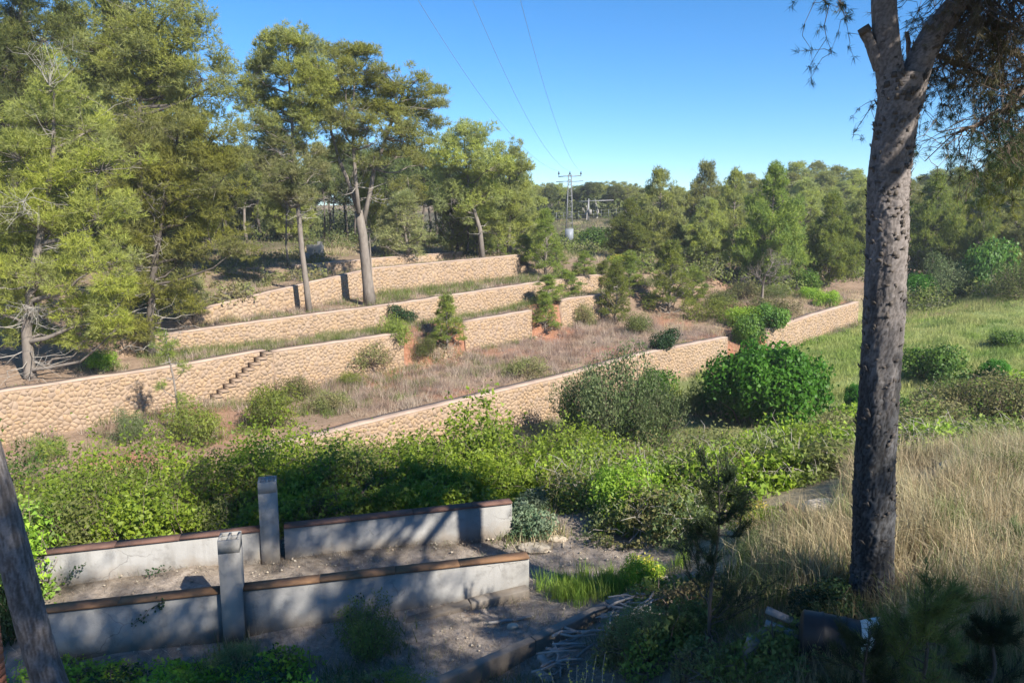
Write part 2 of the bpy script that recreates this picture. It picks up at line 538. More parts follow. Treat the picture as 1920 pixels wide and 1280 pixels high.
# lower valley and the near bank: a thin-plate surface through these points
VP = [(-4.1, 10.2, -6.25), (-6.7, 9.7, -6.35), (-1.5, 10.9, -6.1), (0.3, 11.3, -6.0), (-7.7, 11.6, -6.0), (-4, 12.2, -5.98),
      (-2, 12.4, -5.98), (0, 13.6, -6.03), (0, 12.2, -6.0), (-6, 11, -6.0), (1.5, 13.0, -6.0), (1.6, 15.0, -6.1), (1.0, 11.8, -5.95), (2.2, 11.9, -5.8),
      (-3, 14.6, -5.95), (-8, 13.2, -6.0), (0, 15.5, -6.3),
      (0, 17.5, -6.9), (-8, 16.5, -7.0), (-4, 24, -9.3), (-14, 24, -9.4), (-22, 22, -9.3), (3, 33, -10.3), (12, 37, -10.2), (20, 48, -9.7),
      (5, 24, -9.0), (3, 17, -6.9), (0.2, 9.2, -5.95), (-1.3, 8.2, -6.05), (2.3, 10.6, -5.5),
      (4.3, 8.2, -4.45), (3, 6.7, -4.55), (1.6, 6.2, -5.0), (1.6, 8.0, -5.2), (7, 9, -4.4), (4.3, 11.4, -4.75), (9.4, 15, -4.85), (6, 15, -5.3), (14, 18, -5.7), (6.5, 19, -6.9),
      (12, 25, -8.2), (20, 30, -8.7), (30, 40, -8.6), (24, 48, -8.9), (42, 62, -6.4), (32, 60, -8.0), (55, 60, -6.0), (60, 35, -7.5),
      (0, 0, -5.6), (-6, 4, -6.2), (-12, 8, -6.5), (-20, 12, -7.5), (6, 2, -4.6), (12, 4, -4.3), (20, 12, -4.6), (0, -20, -4.5), (20, -20, -4.0), (-30, -10, -6.5), (-60, 0, -7.5),
      (80, 80, -4), (60, 110, -2.5), (110, 160, 1), (120, 60, -3), (160, 220, 3), (250, 300, 5), (300, 100, 4), (120, -60, 0), (0, -120, -2), (-120, -60, -6), (300, -100, 3)]
VP = np.array(VP, dtype=float)

def _tps_phi(r2):
    return 0.5 * r2 * np.log(r2 + 1e-9)

def _tps_fit(p):
    n = len(p)
    d2 = ((p[:, None, :2] - p[None, :, :2]) ** 2).sum(-1)
    K = _tps_phi(d2) + np.eye(n) * 0.02
    Pm = np.concatenate([np.ones((n, 1)), p[:, :2]], 1)
    A = np.block([[K, Pm], [Pm.T, np.zeros((3, 3))]])
    return np.linalg.solve(A, np.concatenate([p[:, 2], np.zeros(3)]))
_W = _tps_fit(VP)

def valley(x, y):
    z = _W[-3] + _W[-2] * x + _W[-1] * y
    for i in range(len(VP)):
        z = z + _W[i] * _tps_phi((x - VP[i, 0]) ** 2 + (y - VP[i, 1]) ** 2)
    return z

def H(x, y):
    x = np.atleast_1d(np.asarray(x, dtype=float))
    y = np.atleast_1d(np.asarray(y, dtype=float))
    s = x * TV[0] + y * TV[1]
    n = x * NV[0] + y * NV[1]
    W = [wall_at(i, s) for i in range(5)]
    n1, t1, b1, h1 = W[0]
    a = smooth01((n - (n1 - h1 - 7)) / 7)
    z = valley(x, y) * (1 - a) + b1 * a
    for i in range(5):
        ni, ti, bi, hi = W[i]
        f = np.clip((n - (ni - hi)) / (2 * hi), 0, 1)
        z = np.where(n > ni - hi, bi + (ti - bi) * f, z)
        if i < 4:
            nj, tj, bj, hj = W[i + 1]
            g = np.clip((n - (ni + hi)) / np.maximum(nj - hj - ni - hi, 0.1), 0, 1)
            z = np.where(n > ni + hi, ti + (bj - ti) * g, z)
        else:
            up = (n - ni - hi)
            z = np.where(n > ni + hi, ti + 0.035 * np.clip(up, 0, 60) + 0.014 * np.clip(up, 0, 400) + 0.9 * smooth01(up / 40) * vnoise(x / 25, y / 25, 5), z)
    return z

def hz(x, y):
    return float(H(x, y)[0])

_dd = np.concatenate([np.arange(2.5, 40, 0.04), np.arange(40, 260, 0.2)])
def on_ground(px, py):
    r = ray(px, py)
    k = _dd / r[1]
    X, Y, Z = r[0] * k, r[1] * k, r[2] * k
    g = Z - H(X, Y)
    w = np.where(g < 0)[0]
    i = w[0] if len(w) else len(_dd) - 1
    return np.array([X[i], Y[i], hz(X[i], Y[i])])

def at(px, d):
    """ground point under photo column px at forward distance d"""
    x = (px - 960) / F * d / math.cos(PITCH)
    for _ in range(3):
        z = hz(x, d)
        v = (d * math.cos(PITCH) - (-z) * -math.sin(PITCH))
        depth = d * math.cos(PITCH) + (-z) * math.sin(PITCH)
        x = (px - 960) / F * depth
    return np.array([x, d, hz(x, d)])

def top_z(py, loc, px=None):
    """height z at which a point above loc shows at photo row py"""
    d = loc[1]
    lo, hi = -20.0, 60.0
    for _ in range(50):
        mid = (lo + hi) / 2
        depth = d * math.cos(PITCH) - mid * math.sin(PITCH)
        up = d * math.sin(PITCH) + mid * math.cos(PITCH)
        if 640 - F * up / depth > py:
            lo = mid
        else:
            hi = mid
    return (lo + hi) / 2

def build_ground():
    s_levels = np.concatenate([[-120, -90, -65, -50, -40, -32], np.arange(-26, 82, 0.7), np.arange(82, 130, 2.0), np.array([135, 142, 150, 160, 175, 195, 220, 250, 290, 340, 400, 480.])])
    n_low = np.concatenate([[-300, -220, -150, -110, -80, -60, -45, -35], np.arange(-28, 19.9, 0.5)])
    rows = []
    for s in s_levels:
        sa = np.array([s])
        W = [[float(q[0]) for q in wall_at(i, sa)] for i in range(5)]
        ns = list(n_low)
        ns += list(np.linspace(20, W[0][0] - W[0][3], 16))
        for i in range(5):
            a = W[i][0] + W[i][3]
            if i < 4:
                b = W[i + 1][0] - W[i + 1][3]
                b = max(b, a + 0.05)
                ns += list(np.linspace(a, b, 14))
            else:
                ns += list(a + np.concatenate([np.linspace(0, 12, 16), [15, 19, 24, 30, 37, 45, 55, 70, 90, 115, 145, 185, 240, 320, 430]]))
        rows.append(ns)
    Nn = np.array(rows)
    Ss = np.repeat(s_levels[:, None], Nn.shape[1], 1)
    X, Y = sn2xy(Ss, Nn)
    Z = H(X.ravel(), Y.ravel()).reshape(X.shape)
    rel = 0.05 * vnoise(X / 0.9, Y / 0.9, 1) + 0.025 * vnoise(X / 0.35, Y / 0.35, 2)
    Z = Z + rel - 0.02
    V = np.stack([X, Y, Z], -1).reshape(-1, 3)
    R, K = X.shape
    idx = np.arange(R * K).reshape(R, K)
    q = np.stack([idx[:-1, :-1], idx[1:, :-1], idx[1:, 1:], idx[:-1, 1:]], -1).reshape(-1, 4)
    x, y = V[:, 0], V[:, 1]
    s, n = Ss.ravel(), Nn.ravel()
    # colours of the ground itself, by what covers it
    soil = np.array([0.240, 0.164, 0.108])
    red = np.array([0.288, 0.128, 0.068])
    pale = np.array([0.288, 0.240, 0.196])
    litter = np.array([0.145, 0.115, 0.080])
    meadow = np.array([0.19, 0.235, 0.065])
    straw = np.array([0.288, 0.232, 0.136])
    col = np.tile(soil, (len(V), 1))
    def mix(mask, c):
        nonlocal col
        mask = np.clip(mask, 0, 1)[:, None]
        col = col * (1 - mask) + c * mask
    n1 = np.interp(s, *WALLS[0]['n'])
    low = n < n1 - 0.1
    mix(low * 1.0, litter * 0.9)
    mix(smooth01((x + 2) / 5) * smooth01((y - 15) / 4) * low, np.array([0.13, 0.15, 0.05]))
    mw = smooth01((x - 8) / 8) * smooth01((y - 32) / 8) * low
    mix(mw, meadow)
    bank = smooth01((x - 1.4) / 1.5) * smooth01((21 - y) / 4) * low
    mix(bank, straw)
    plat = smooth01((x + 9.2) / 0.6) * smooth01((3.6 - x) / 1.6) * smooth01((y - 8.0) / 1) * smooth01((np.where(x < 0, 13.75 + 0.28 * x, 15.3) - y) / 0.4) * low
    mix(plat, pale)
    mix((vnoise(x / 3.1, y / 3.1, 3) - 0.15) * 1.5 * (n > n1) * (n < 37.5), red)
    for a, b, c in ((25.0, 30.2, 36.2), (36.0, 39.8, 36.5), (45.0, 50.8, 26.2)):
        g = smooth01((s - a + 0.8) / 1.2) * smooth01((b + 0.8 - s) / 1.2) * smooth01((2.8 - np.abs(n - c)) / 1.2)
        mix(g, red)
    up = smooth01((n - 44) / 6) * (0.6 + 0.4 * vnoise(x / 6, y / 6, 9))
    mix(up, np.array([0.20, 0.15, 0.085]))
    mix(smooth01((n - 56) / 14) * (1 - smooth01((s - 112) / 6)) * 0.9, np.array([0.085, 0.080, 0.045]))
    col = col * (1 + 0.18 * vnoise(x / 1.3, y / 1.3, 11) + 0.12 * vnoise(x / 0.4, y / 0.4, 12))[:, None]
    m, nt, out = new_mat('ground_soil')
    at_ = nt.nodes.new('ShaderNodeVertexColor')
    at_.layer_name = 'Col'
    p = nt.nodes.new('ShaderNodeBsdfPrincipled')
    p.inputs['Roughness'].default_value = 0.97
    p.inputs['Specular IOR Level'].default_value = 0.15
    f = ramp_n(nt, noise_n(nt, 7.0, 8, rough=0.7), 0.35, 0.7)
    dark = nt.nodes.new('ShaderNodeHueSaturation')
    dark.inputs['Value'].default_value = 0.62
    nt.links.new(at_.outputs[0], dark.inputs['Color'])
    lightn = nt.nodes.new('ShaderNodeHueSaturation')
    lightn.inputs['Value'].default_value = 1.2
    lightn.inputs['Saturation'].default_value = 0.85
    nt.links.new(at_.outputs[0], lightn.inputs['Color'])
    nt.links.new(mixc(nt, f, dark.outputs[0], lightn.outputs[0]), p.inputs['Base Color'])
    b = nt.nodes.new('ShaderNodeBump')
    b.inputs['Strength'].default_value = 0.7
    b.inputs['Distance'].default_value = 0.05
    nt.links.new(noise_n(nt, 9, 8, rough=0.7), b.inputs['Height'])
    nt.links.new(b.outputs[0], p.inputs['Normal'])
    nt.links.new(p.outputs[0], out.inputs[0])
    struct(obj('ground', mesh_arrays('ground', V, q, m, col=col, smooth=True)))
build_ground()

# ------------------------------------------------------------------ rubble terrace walls
def clip_poly(poly, px, py, nx, ny):
    out = []
    k = len(poly)
    for i in range(k):
        a, b = poly[i], poly[(i + 1) % k]
        da = (a[0] - px) * nx + (a[1] - py) * ny
        db = (b[0] - px) * nx + (b[1] - py) * ny
        if da <= 0:
            out.append(a)
        if da * db < 0:
            t = da / (da - db)
            out.append((a[0] + t * (b[0] - a[0]), a[1] + t * (b[1] - a[1])))
    return out

def rubble_cells(u0, u1, hfun, rng, cw=0.215, ch=0.16):
    """irregular interlocking stones between u0..u1, 0..hfun(u)"""
    hmax = max(hfun(u) for u in np.linspace(u0, u1, 30))
    nc = int((u1 - u0) / cw) + 3
    nr = int(hmax / ch) + 3
    pts = {}
    for r in range(-1, nr):
        for c in range(-1, nc):
            pts[r, c] = (u0 + (c + 0.5 * (r % 2)) * cw + rng.uniform(-.48, .48) * cw, (r + 0.4) * ch + rng.uniform(-.45, .45) * ch)
            if rng.random() < 0.16:
                del pts[r, c]
    cells = []
    for (r, c), (px, py) in pts.items():
        h = hfun(px)
        if py < 0.02 or py > h - 0.02 or px < u0 or px > u1:
            continue
        poly = [(px - .4, py - .3), (px + .4, py - .3), (px + .4, py + .3), (px - .4, py + .3)]
        for dr in (-2, -1, 0, 1, 2):
            for dc in (-2, -1, 0, 1, 2):
                if dr == 0 and dc == 0:
                    continue
                q = pts.get((r + dr, c + dc))
                if q is None:
                    continue
                nx, ny = q[0] - px, q[1] - py
                poly = clip_poly(poly, px + nx / 2, py + ny / 2, nx, ny)
                if len(poly) < 3:
                    break
            if len(poly) < 3:
                break
        if len(poly) < 3:
            continue
        for (cx, cy, nx, ny) in ((0, 0, 0, -1), (0, h, 0, 1), (u0, 0, -1, 0), (u1, 0, 1, 0)):
            poly = clip_poly(poly, cx, cy, nx, ny)
            if len(poly) < 3:
                break
        if len(poly) < 3:
            continue
        xs = np.array(poly)
        ar = 0.5 * abs(np.dot(xs[:, 0], np.roll(xs[:, 1], 1)) - np.dot(xs[:, 1], np.roll(xs[:, 0], 1)))
        if ar > 0.004:
            cells.append((xs, ar))
    return cells

def stone_geo(xs, rng, pt):
    """one stone: a bevelled polygonal block standing proud of the mortar; pt(u, v, off) -> world"""
    c = xs.mean(0)
    d = xs - c
    r = np.linalg.norm(d, axis=1).mean()
    k = len(xs)
    gap = rng.uniform(0.004, 0.009)
    proud = rng.uniform(0.008, 0.026)
    tilt = rng.uniform(-.12, .12), rng.uniform(-.12, .12)
    V = []
    for sc, off in ((1 - gap / r, -0.015), (0.90 - gap / r, proud)):
        for q in d:
            o = off + (tilt[0] * q[0] + tilt[1] * q[1] if off > 0 else 0)
            V.append(pt(c[0] + q[0] * sc, c[1] + q[1] * sc, o))
    Q = []
    for L in (0,):
        for i in range(k):
            j = (i + 1) % k
            Q.append((L * k + i, L * k + j, (L + 1) * k + j, (L + 1) * k + i))
    T = [(k, k + i, k + i + 1) for i in range(1, k - 1)]
    return np.array(V), np.array(T), np.array(Q)

def terrace_wall(wi, s0, s1, label, n_single, seed, pieces=None, cw=0.215, ch=0.16):
    """pieces: list of (s0, s1, n offset, height function or None)"""
    rng = random.Random(seed)
    w = WALLS[wi]
    nf = lambda s: float(np.interp(s, *w['n']))
    tf = lambda s: float(np.interp(s, *w['top']))
    bf = lambda s: float(np.interp(s, *w['base'])) - 0.25
    sm = (s0 + s1) / 2
    x0, y0 = sn2xy(sm, nf(sm))
    root = thing('stone_wall', label, 'wall', (x0, y0, bf(sm)), 'rubble terrace walls on the hillside')
    O = np.array([x0, y0, bf(sm)])
    core, cope = MB(), MB()
    cells = []
    for (a, b, dn, hf) in (pieces or [(s0, s1, 0.0, None)]):
        ss = np.linspace(a, b, max(2, int((b - a) / 0.6) + 1))
        hfun = hf or (lambda u: tf(u) - bf(u) + 0.05)
        def pt(u, v, off, dn=dn):
            n = nf(u) + dn - 0.25 - off + 0.03 * v
            x, y = sn2xy(u, n)
            return np.array([x, y, bf(u) + v]) - O
        Vc = []
        for s in ss:
            hh = hfun(s)
            Vc += [pt(s, -0.3, 0), pt(s, hh, 0), pt(s, hh, -0.55 + min(0, -dn)), pt(s, -0.3, -0.55 + min(0, -dn))]
        m = len(ss)
        Q = [[4 * i + j, 4 * i + (j + 1) % 4, 4 * (i + 1) + (j + 1) % 4, 4 * (i + 1) + j] for i in range(m - 1) for j in range(4)]
        Q += [[0, 3, 2, 1], [4 * m - 4, 4 * m - 3, 4 * m - 2, 4 * m - 1]]
        core.add(Vc, None, Q)
        if hf is None:
            Vk = []
            for s in ss:
                hh = hfun(s) + 0.003
                j1 = 0.022 + 0.012 * math.sin(s * 3.1) + rng.uniform(-.008, .008)
                th = 0.055 + rng.uniform(-.02, .02)
                Vk += [pt(s, hh, j1), pt(s, hh + th, j1 - 0.02), pt(s, hh + th + 0.01, -0.60), pt(s, hh - 0.1, -0.62)]
            cope.add(Vk, None, Q)
        for xs, ar in rubble_cells(a + 0.02, b - 0.02, hfun, rng, cw, ch):
            c = xs.mean(0)
            cells.append((pt(c[0], c[1], 0) + O, ar, xs, pt, c[1] / max(hfun(c[0]), .1)))
    obj('wall_core', core.mesh('wall_core', M['mortar']), root)
    if cope.n:
        obj('coping', cope.mesh('coping', M['coping'], smooth=False), root)
    # the stones that show largest become parts, the rest one joined part
    def score(c):
        p = c[0]
        px = 960 + F * p[0] / max(p[1], 1)
        if px < -20 or px > 1940:
            return -1
        return math.sqrt(c[1]) / p[1] * (0.55 + 0.45 * min(1, c[4] * 1.6))
    cells.sort(key=score, reverse=True)
    rest = MB()
    for k, (c, ar, xs, pt, fr) in enumerate(cells):
        V, T, Q = stone_geo(xs, rng, pt)
        if k < n_single and score((c, ar, xs, pt, fr)) > 0:
            obj('stone', mesh_arrays('stone', V, [T, Q], M['stone']), root)
        else:
            rest.add(V, T, Q)
    if rest.n:
        stuff(obj('stonework', rest.mesh('stonework', M['stone']), root))
    return root, O

terrace_wall(0, 12.2, 45.2, 'lowest long ochre rubble wall, its left end sinking behind the bright green brambles', 300, 1)
terrace_wall(0, 50.6, 66.2, 'pale rubble wall along the top of the green meadow, ending beside the big pine trunk', 0, 2, cw=0.27, ch=0.2)
ST0, ST1 = 13.55, 16.95
W2 = WALLS[1]
def stair_h(u):
    k = math.floor((u - ST0) / (ST1 - ST0) * 10)
    full = float(np.interp(u, *W2['top'])) - float(np.interp(u, *W2['base'])) + 0.25
    return 0.35 + (full - 0.35) * min(max(k, 0), 9) / 9.0
w2a, w2o = terrace_wall(1, -16, 25.2, 'ochre rubble wall with a flight of stone steps built into its face', 300, 3,
             pieces=[(-16, 16.93, 0.0, None), (17.0, 25.2, 0.0, None)])
# the flight: ten solid steps in front of the wall face, each its own part
rngs = random.Random(77)
nf2 = lambda s: float(np.interp(s, *W2['n']))
for k in range(10):
    a = ST0 + (ST1 - ST0) * k / 10
    b = ST0 + (ST1 - ST0) * (k + 1) / 10
    z0 = float(np.interp(a, *W2['base'])) - 0.4
    z1 = float(np.interp(a, *W2['base'])) - 0.25 + stair_h((a + b) / 2)
    mb = MB()
    V = []
    for s in (a + 0.004, b - 0.004):
        for (n, z) in ((36.05 - 0.24, z0), (36.05 - 0.24, z1), (nf2(a) - 0.20, z1), (nf2(a) - 0.20, z0)):
            x, y = sn2xy(s, n)
            V.append(np.array([x, y, z]) - w2o)
    mb.add(V, None, [[0, 1, 2, 3], [7, 6, 5, 4], [0, 4, 5, 1], [1, 5, 6, 2], [2, 6, 7, 3], [3, 7, 4, 0]])
    # tread slab
    V = []
    for s in (a - 0.03, b - 0.006):
        for (n, z) in ((36.05 - 0.31, z1 + 0.002), (36.05 - 0.31, z1 + 0.06), (nf2(a) - 0.20, z1 + 0.06), (nf2(a) - 0.20, z1 + 0.002)):
            x, y = sn2xy(s, n)
            V.append(np.array([x, y, z]) - w2o)
    mb.add(V, None, [[0, 1, 2, 3], [7, 6, 5, 4], [0, 4, 5, 1], [1, 5, 6, 2], [2, 6, 7, 3], [3, 7, 4, 0]])
    obj('step', mb.mesh('step', M['mortar']), w2a)
rest = MB()
def spt(u, v, off):
    x, y = sn2xy(u, 36.05 - 0.242 - off)
    return np.array([x, y, float(np.interp(u, *W2['base'])) - 0.25 + v]) - w2o
for xs, ar in rubble_cells(ST0 + 0.02, ST1 - 0.01, lambda u: stair_h(u) - 0.02, rngs):
    V, T, Q = stone_geo(xs, rngs, spt)
    rest.add(V, T, Q)
stuff(obj('step_stonework', rest.mesh('step_stonework', M['stone']), w2a))

terrace_wall(1, 30.0, 36.1, 'short stretch of rubble wall between the red earth slip with the small pine and the next gap', 170, 4, cw=0.235, ch=0.175)
terrace_wall(1, 39.8, 46.5, 'short rubble wall beyond the second gap, its right end under young pines', 0, 5, cw=0.25, ch=0.185)
terrace_wall(2, 11.4, 47.8, 'long rubble wall just below the feet of the two tall forked pines', 300, 6, cw=0.235, ch=0.175)
terrace_wall(3, 16.0, 44.6, 'rubble wall behind the two tall pine trunks, second from the top', 0, 7, cw=0.27, ch=0.2)
terrace_wall(4, 26.0, 43.6, 'topmost low rubble wall below the forest floor', 0, 8, cw=0.3, ch=0.22)
# ------------------------------------------------------------------ plant builders
def unit(v):
    return v / (np.linalg.norm(v, axis=-1, keepdims=True) + 1e-9)

def tufts(rng, centers, dirs, k, length, width, spread=0.8):
    """needle tufts: k thin triangles leaving every centre around its direction"""
    n = len(centers)
    d = unit(np.repeat(dirs, k, 0) + spread * rng.normal(size=(n * k, 3)))
    b = np.repeat(centers, k, 0) + rng.normal(size=(n * k, 3)) * length * 0.12
    side = unit(np.cross(d, rng.normal(size=(n * k, 3)))) * width / 2
    L = length * rng.uniform(0.65, 1.25, size=(n * k, 1))
    V = np.stack([b - side, b + side, b + d * L], 1).reshape(-1, 3)
    T = np.arange(n * k * 3).reshape(-1, 3)
    return V, T

def leaves(rng, centers, normals, size, jitter=0.7, aspect=0.6):
    """one folded diamond per centre"""
    n = len(centers)
    nn = unit(normals + jitter * rng.normal(size=(n, 3)))
    a = unit(np.cross(nn, rng.normal(size=(n, 3))))
    b = np.cross(nn, a)
    L = size * rng.uniform(0.6, 1.3, size=(n, 1))
    w = L * aspect
    V = np.stack([centers - a * L * 0.5, centers + b * w * 0.5 + nn * L * 0.08, centers + a * L * 0.5, centers - b * w * 0.5 + nn * L * 0.08], 1).reshape(-1, 3)
    Q = np.arange(n * 4).reshape(-1, 4)
    return V, Q

def in_ball(rng, n, rmin=0.0):
    d = unit(rng.normal(size=(n, 3)))
    r = (rmin ** 3 + (1 - rmin ** 3) * rng.uniform(size=(n, 1))) ** (1 / 3)
    return d * r, d

def curve_path(rng, a, b, k=5, sag=0.15, wob=0.05):
    a, b = np.asarray(a, float), np.asarray(b, float)
    t = np.linspace(0, 1, k)[:, None]
    L = np.linalg.norm(b - a)
    p = a + (b - a) * t
    p[:, 2] -= (sag * L * np.sin(t * math.pi))[:, 0] * 0.6
    p[1:-1] += rng.normal(size=(k - 2, 3)) * wob * L
    return p

DENS = [1.45, 1.35]
def pine_parts(seed, trunk, trunk_r, lobes, mat, puff=0.55, per=1.0, tuft_n=42, needles=6, nl=0.24, nw=0.032, limbs=True,
               dead=0, flat=1.0, bark='bark', up=0.75, pale=None, attach=None):
    """trunk: polyline; lobes: (cx,cy,cz,rx,ry,rz). Returns (trunk mesh, crown mesh)"""
    rng = np.random.default_rng(seed)
    trunk = np.asarray(trunk, float)
    mb = MB()
    k = len(trunk)
    if isinstance(trunk_r, (list, tuple)):
        rr = trunk_r
    else:
        rr = [trunk_r * (1.25 if i == 0 else 1.0) * (1 - 0.78 * (i / (k - 1)) ** 1.1) for i in range(k)]
    mb.tube(trunk, rr, 8)
    Vs, Ts, n0 = [], [], 0
    tz = trunk[:, 2]
    for (cx, cy, cz, rx, ry, rz) in lobes:
        c = np.array([cx, cy, cz])
        R = np.array([rx, ry, rz])
        if limbs:
            src_pts = trunk if attach is None else attach
            # the limb leaves the trunk somewhat below the lobe
            hz_ = cz - 0.35 * np.linalg.norm((c - trunk[np.argmin(abs(tz - cz))])[:2]) - 0.3
            i = np.searchsorted(tz, hz_)
            i = int(np.clip(i, 1, k - 1))
            f = np.clip((hz_ - tz[i - 1]) / max(tz[i] - tz[i - 1], 1e-3), 0, 1)
            a = trunk[i - 1] + (trunk[i] - trunk[i - 1]) * f
            if attach is not None:
                j = np.argmin(np.linalg.norm(np.asarray(attach) - (c - np.array([0, 0, 0.6])), axis=1))
                a = np.asarray(attach)[j]
            p = curve_path(rng, a, c, 5, 0.12, 0.04)
            r0 = max(0.02, 0.028 * np.linalg.norm(R) + 0.012 * np.linalg.norm(c - a))
            mb.tube(p, np.linspace(r0, 0.02, 5), 5, cap=False)
        vol = rx * ry * rz
        npf = max(3, int(per * DENS[0] * vol ** (2 / 3) / (puff * puff) * 2.3))
        u, d = in_ball(rng, npf, 0.35)
        u[:, 2] = np.where(u[:, 2] < -0.35, -u[:, 2] * 0.6, u[:, 2])
        loose = rng.uniform(size=(npf, 1)) < 0.2
        u = np.where(loose, u * rng.uniform(1.0, 1.5, size=(npf, 1)), u)
        pc = c + u * R
        for q in pc:
            pr = puff * rng.uniform(0.65, 1.3)
            m = max(6, int(tuft_n * DENS[1] * (pr / puff) ** 2))
            b, dd = in_ball(rng, m, 0.35)
            b[:, 2] = np.where(b[:, 2] < -0.2, b[:, 2] * 0.4, b[:, 2])
            ctr = q + b * np.array([pr, pr, pr * flat])
            dirs = unit(dd * np.array([0.9, 0.9, 0.8]) + np.array([0, 0, up * 0.8]))
            V, T = tufts(rng, ctr, dirs, needles, nl, nw)
            Vs.append(V)
            Ts.append(T + n0)
            n0 += len(V)
            if limbs:
                mb.tube(curve_path(rng, c + (q - c) * 0.05, q, 3, 0.1, 0.06), [0.022, 0.015, 0.008], 3, cap=False)
                for _ in range(2):
                    e = q + rng.normal(size=3) * np.array([pr, pr, pr * 0.5]) * 0.7
                    mb.tube(np.stack([q + (c - q) * 0.15, e]), [0.010, 0.005], 3, cap=False)
    tm = mb.mesh('trunk', M[bark], smooth=True)
    cm = mesh_arrays('crown', np.concatenate(Vs), np.concatenate(Ts), M[mat])
    dm = None
    if dead:
        db = MB()
        zs = [l[2] for l in lobes]
        lo, hi = min(zs) - 1.2, max(zs) - 0.8
        wmax = max(max(l[3] for l in lobes), np.ptp([l[0] for l in lobes]) / 2 * 0.9)
        for _ in range(dead):
            z = lo + (hi - lo) * rng.uniform(0, 1) ** 1.6
            x = np.interp(z, tz, trunk[:, 0])
            y = np.interp(z, tz, trunk[:, 1])
            a = rng.uniform(0, 2 * math.pi)
            L = rng.uniform(0.5, 1.0) * wmax
            e = np.array([x + math.cos(a) * L, y + math.sin(a) * L, z + rng.uniform(-.1, .45) * L])
            p = curve_path(rng, [x, y, z], e, 5, 0.15, 0.05)
            db.tube(p, np.linspace(0.028, 0.006, 5), 3, cap=False)
            for _ in range(5):
                t = rng.integers(1, 5)
                q = p[t]
                e2 = q + rng.normal(size=3) * 0.42 * np.array([1, 1, 0.7]) * max(.5, L * .4)
                db.tube(curve_path(rng, q, e2, 3, 0.15, 0.08), [0.012, 0.008, 0.004], 3, cap=False)
        dm = db.mesh('dead_twigs', M['twig'])
    return tm, cm, dm

def make_pine(label, loc, parts, group=None, name='pine_tree', cat='pine tree'):
    t = thing(name, label, cat, loc, group)
    obj('trunk', parts[0], t)
    obj('crown', parts[1], t)
    if parts[2] is not None:
        stuff(obj('dead_twigs', parts[2], t))
    return t

def lobes_px(d, L, base, rng, zthin=0.85, dj=0.9):
    """lobes drawn in photo pixels at distance d -> ellipsoids local to base"""
    out = []
    for (px, py, rx, ry) in L:
        s = d / F
        dd = d + rng.uniform(-dj, dj) * max(1.0, 40 * s)
        c = P(px, py, dd) - base
        out.append((c[0], c[1], c[2], rx * s * 1.04, (rx + ry) / 2 * s * zthin, ry * s * 1.42))
    return out

def path_px(d, L, base):
    return np.array([P(px, py, d) - base for px, py in L])

# ------------------------------------------------------------------ the tall pines at the left and centre
R0 = random.Random(11)
# A: nearest pine at the left edge, standing right behind the wall coping
b = at(57, 32.6)
tr = np.concatenate([[[0, 0, -0.2]], path_px(32.6, [(55, 690), (50, 620), (60, 520), (85, 400), (100, 280), (102, 170)], b)])
L = [(100, 170, 42, 40), (85, 235, 60, 42), (160, 250, 60, 45), (40, 300, 75, 50), (190, 320, 62, 50), (110, 345, 60, 45), (30, 400, 80, 50), (185, 410, 72, 52),
     (95, 440, 70, 50), (20, 480, 75, 50), (180, 505, 75, 52), (75, 530, 70, 45), (225, 570, 52, 48), (150, 590, 62, 38), (15, 565, 70, 40), (210, 625, 40, 28), (160, 645, 52, 24), (60, 640, 50, 24), (-60, 330, 70, 70), (-70, 450, 70, 70), (-40, 560, 60, 50)]
pA = pine_parts(101, tr, [0.30, 0.245, 0.215, 0.19, 0.15, 0.09, 0.03], lobes_px(32.6, L, b, R0), 'pine_near', puff=0.50, per=0.76, tuft_n=34, needles=6, nl=0.25, nw=0.026, dead=46, bark='bark')
tA = make_pine('pale yellow-green pine at the left edge, drooping over the wall with steps', b, pA)
# pale dead spray hanging on its trunk, and bleached dead branch
def dead_spray(parent, base, px, py, d, n, r, seed, droop=0.6, name='dead_branch', mat='pale_twig', th=0.012):
    rng = np.random.default_rng(seed)
    mb = MB()
    c = P(px, py, d) - base
    for _ in range(n):
        e = c + rng.normal(size=3) * r * np.array([1, 0.7, 0.6]) - np.array([0, 0, droop * r])
        p = curve_path(rng, c, e, 5, -0.2, 0.10)
        mb.tube(p, np.linspace(th, th * 0.35, 5), 3, cap=False)
        for _ in range(3):
            q = p[rng.integers(1, 4)]
            mb.tube(curve_path(rng, q, q + rng.normal(size=3) * r * 0.35 - np.array([0, 0, droop * r * 0.3]), 3, -0.2, 0.1), [th * .5, th * .4, th * .25], 3, cap=False)
    return stuff(obj(name, mb.mesh(name, M[mat]), parent))
dead_spray(tA, b, 62, 580, 32.1, 34, 0.62, 1)
dead_spray(tA, b, 45, 378, 30.7, 14, 0.9, 2, droop=0.15)
dead_spray(tA, b, 92, 160, 31.0, 12, 0.9, 3, droop=-0.9)

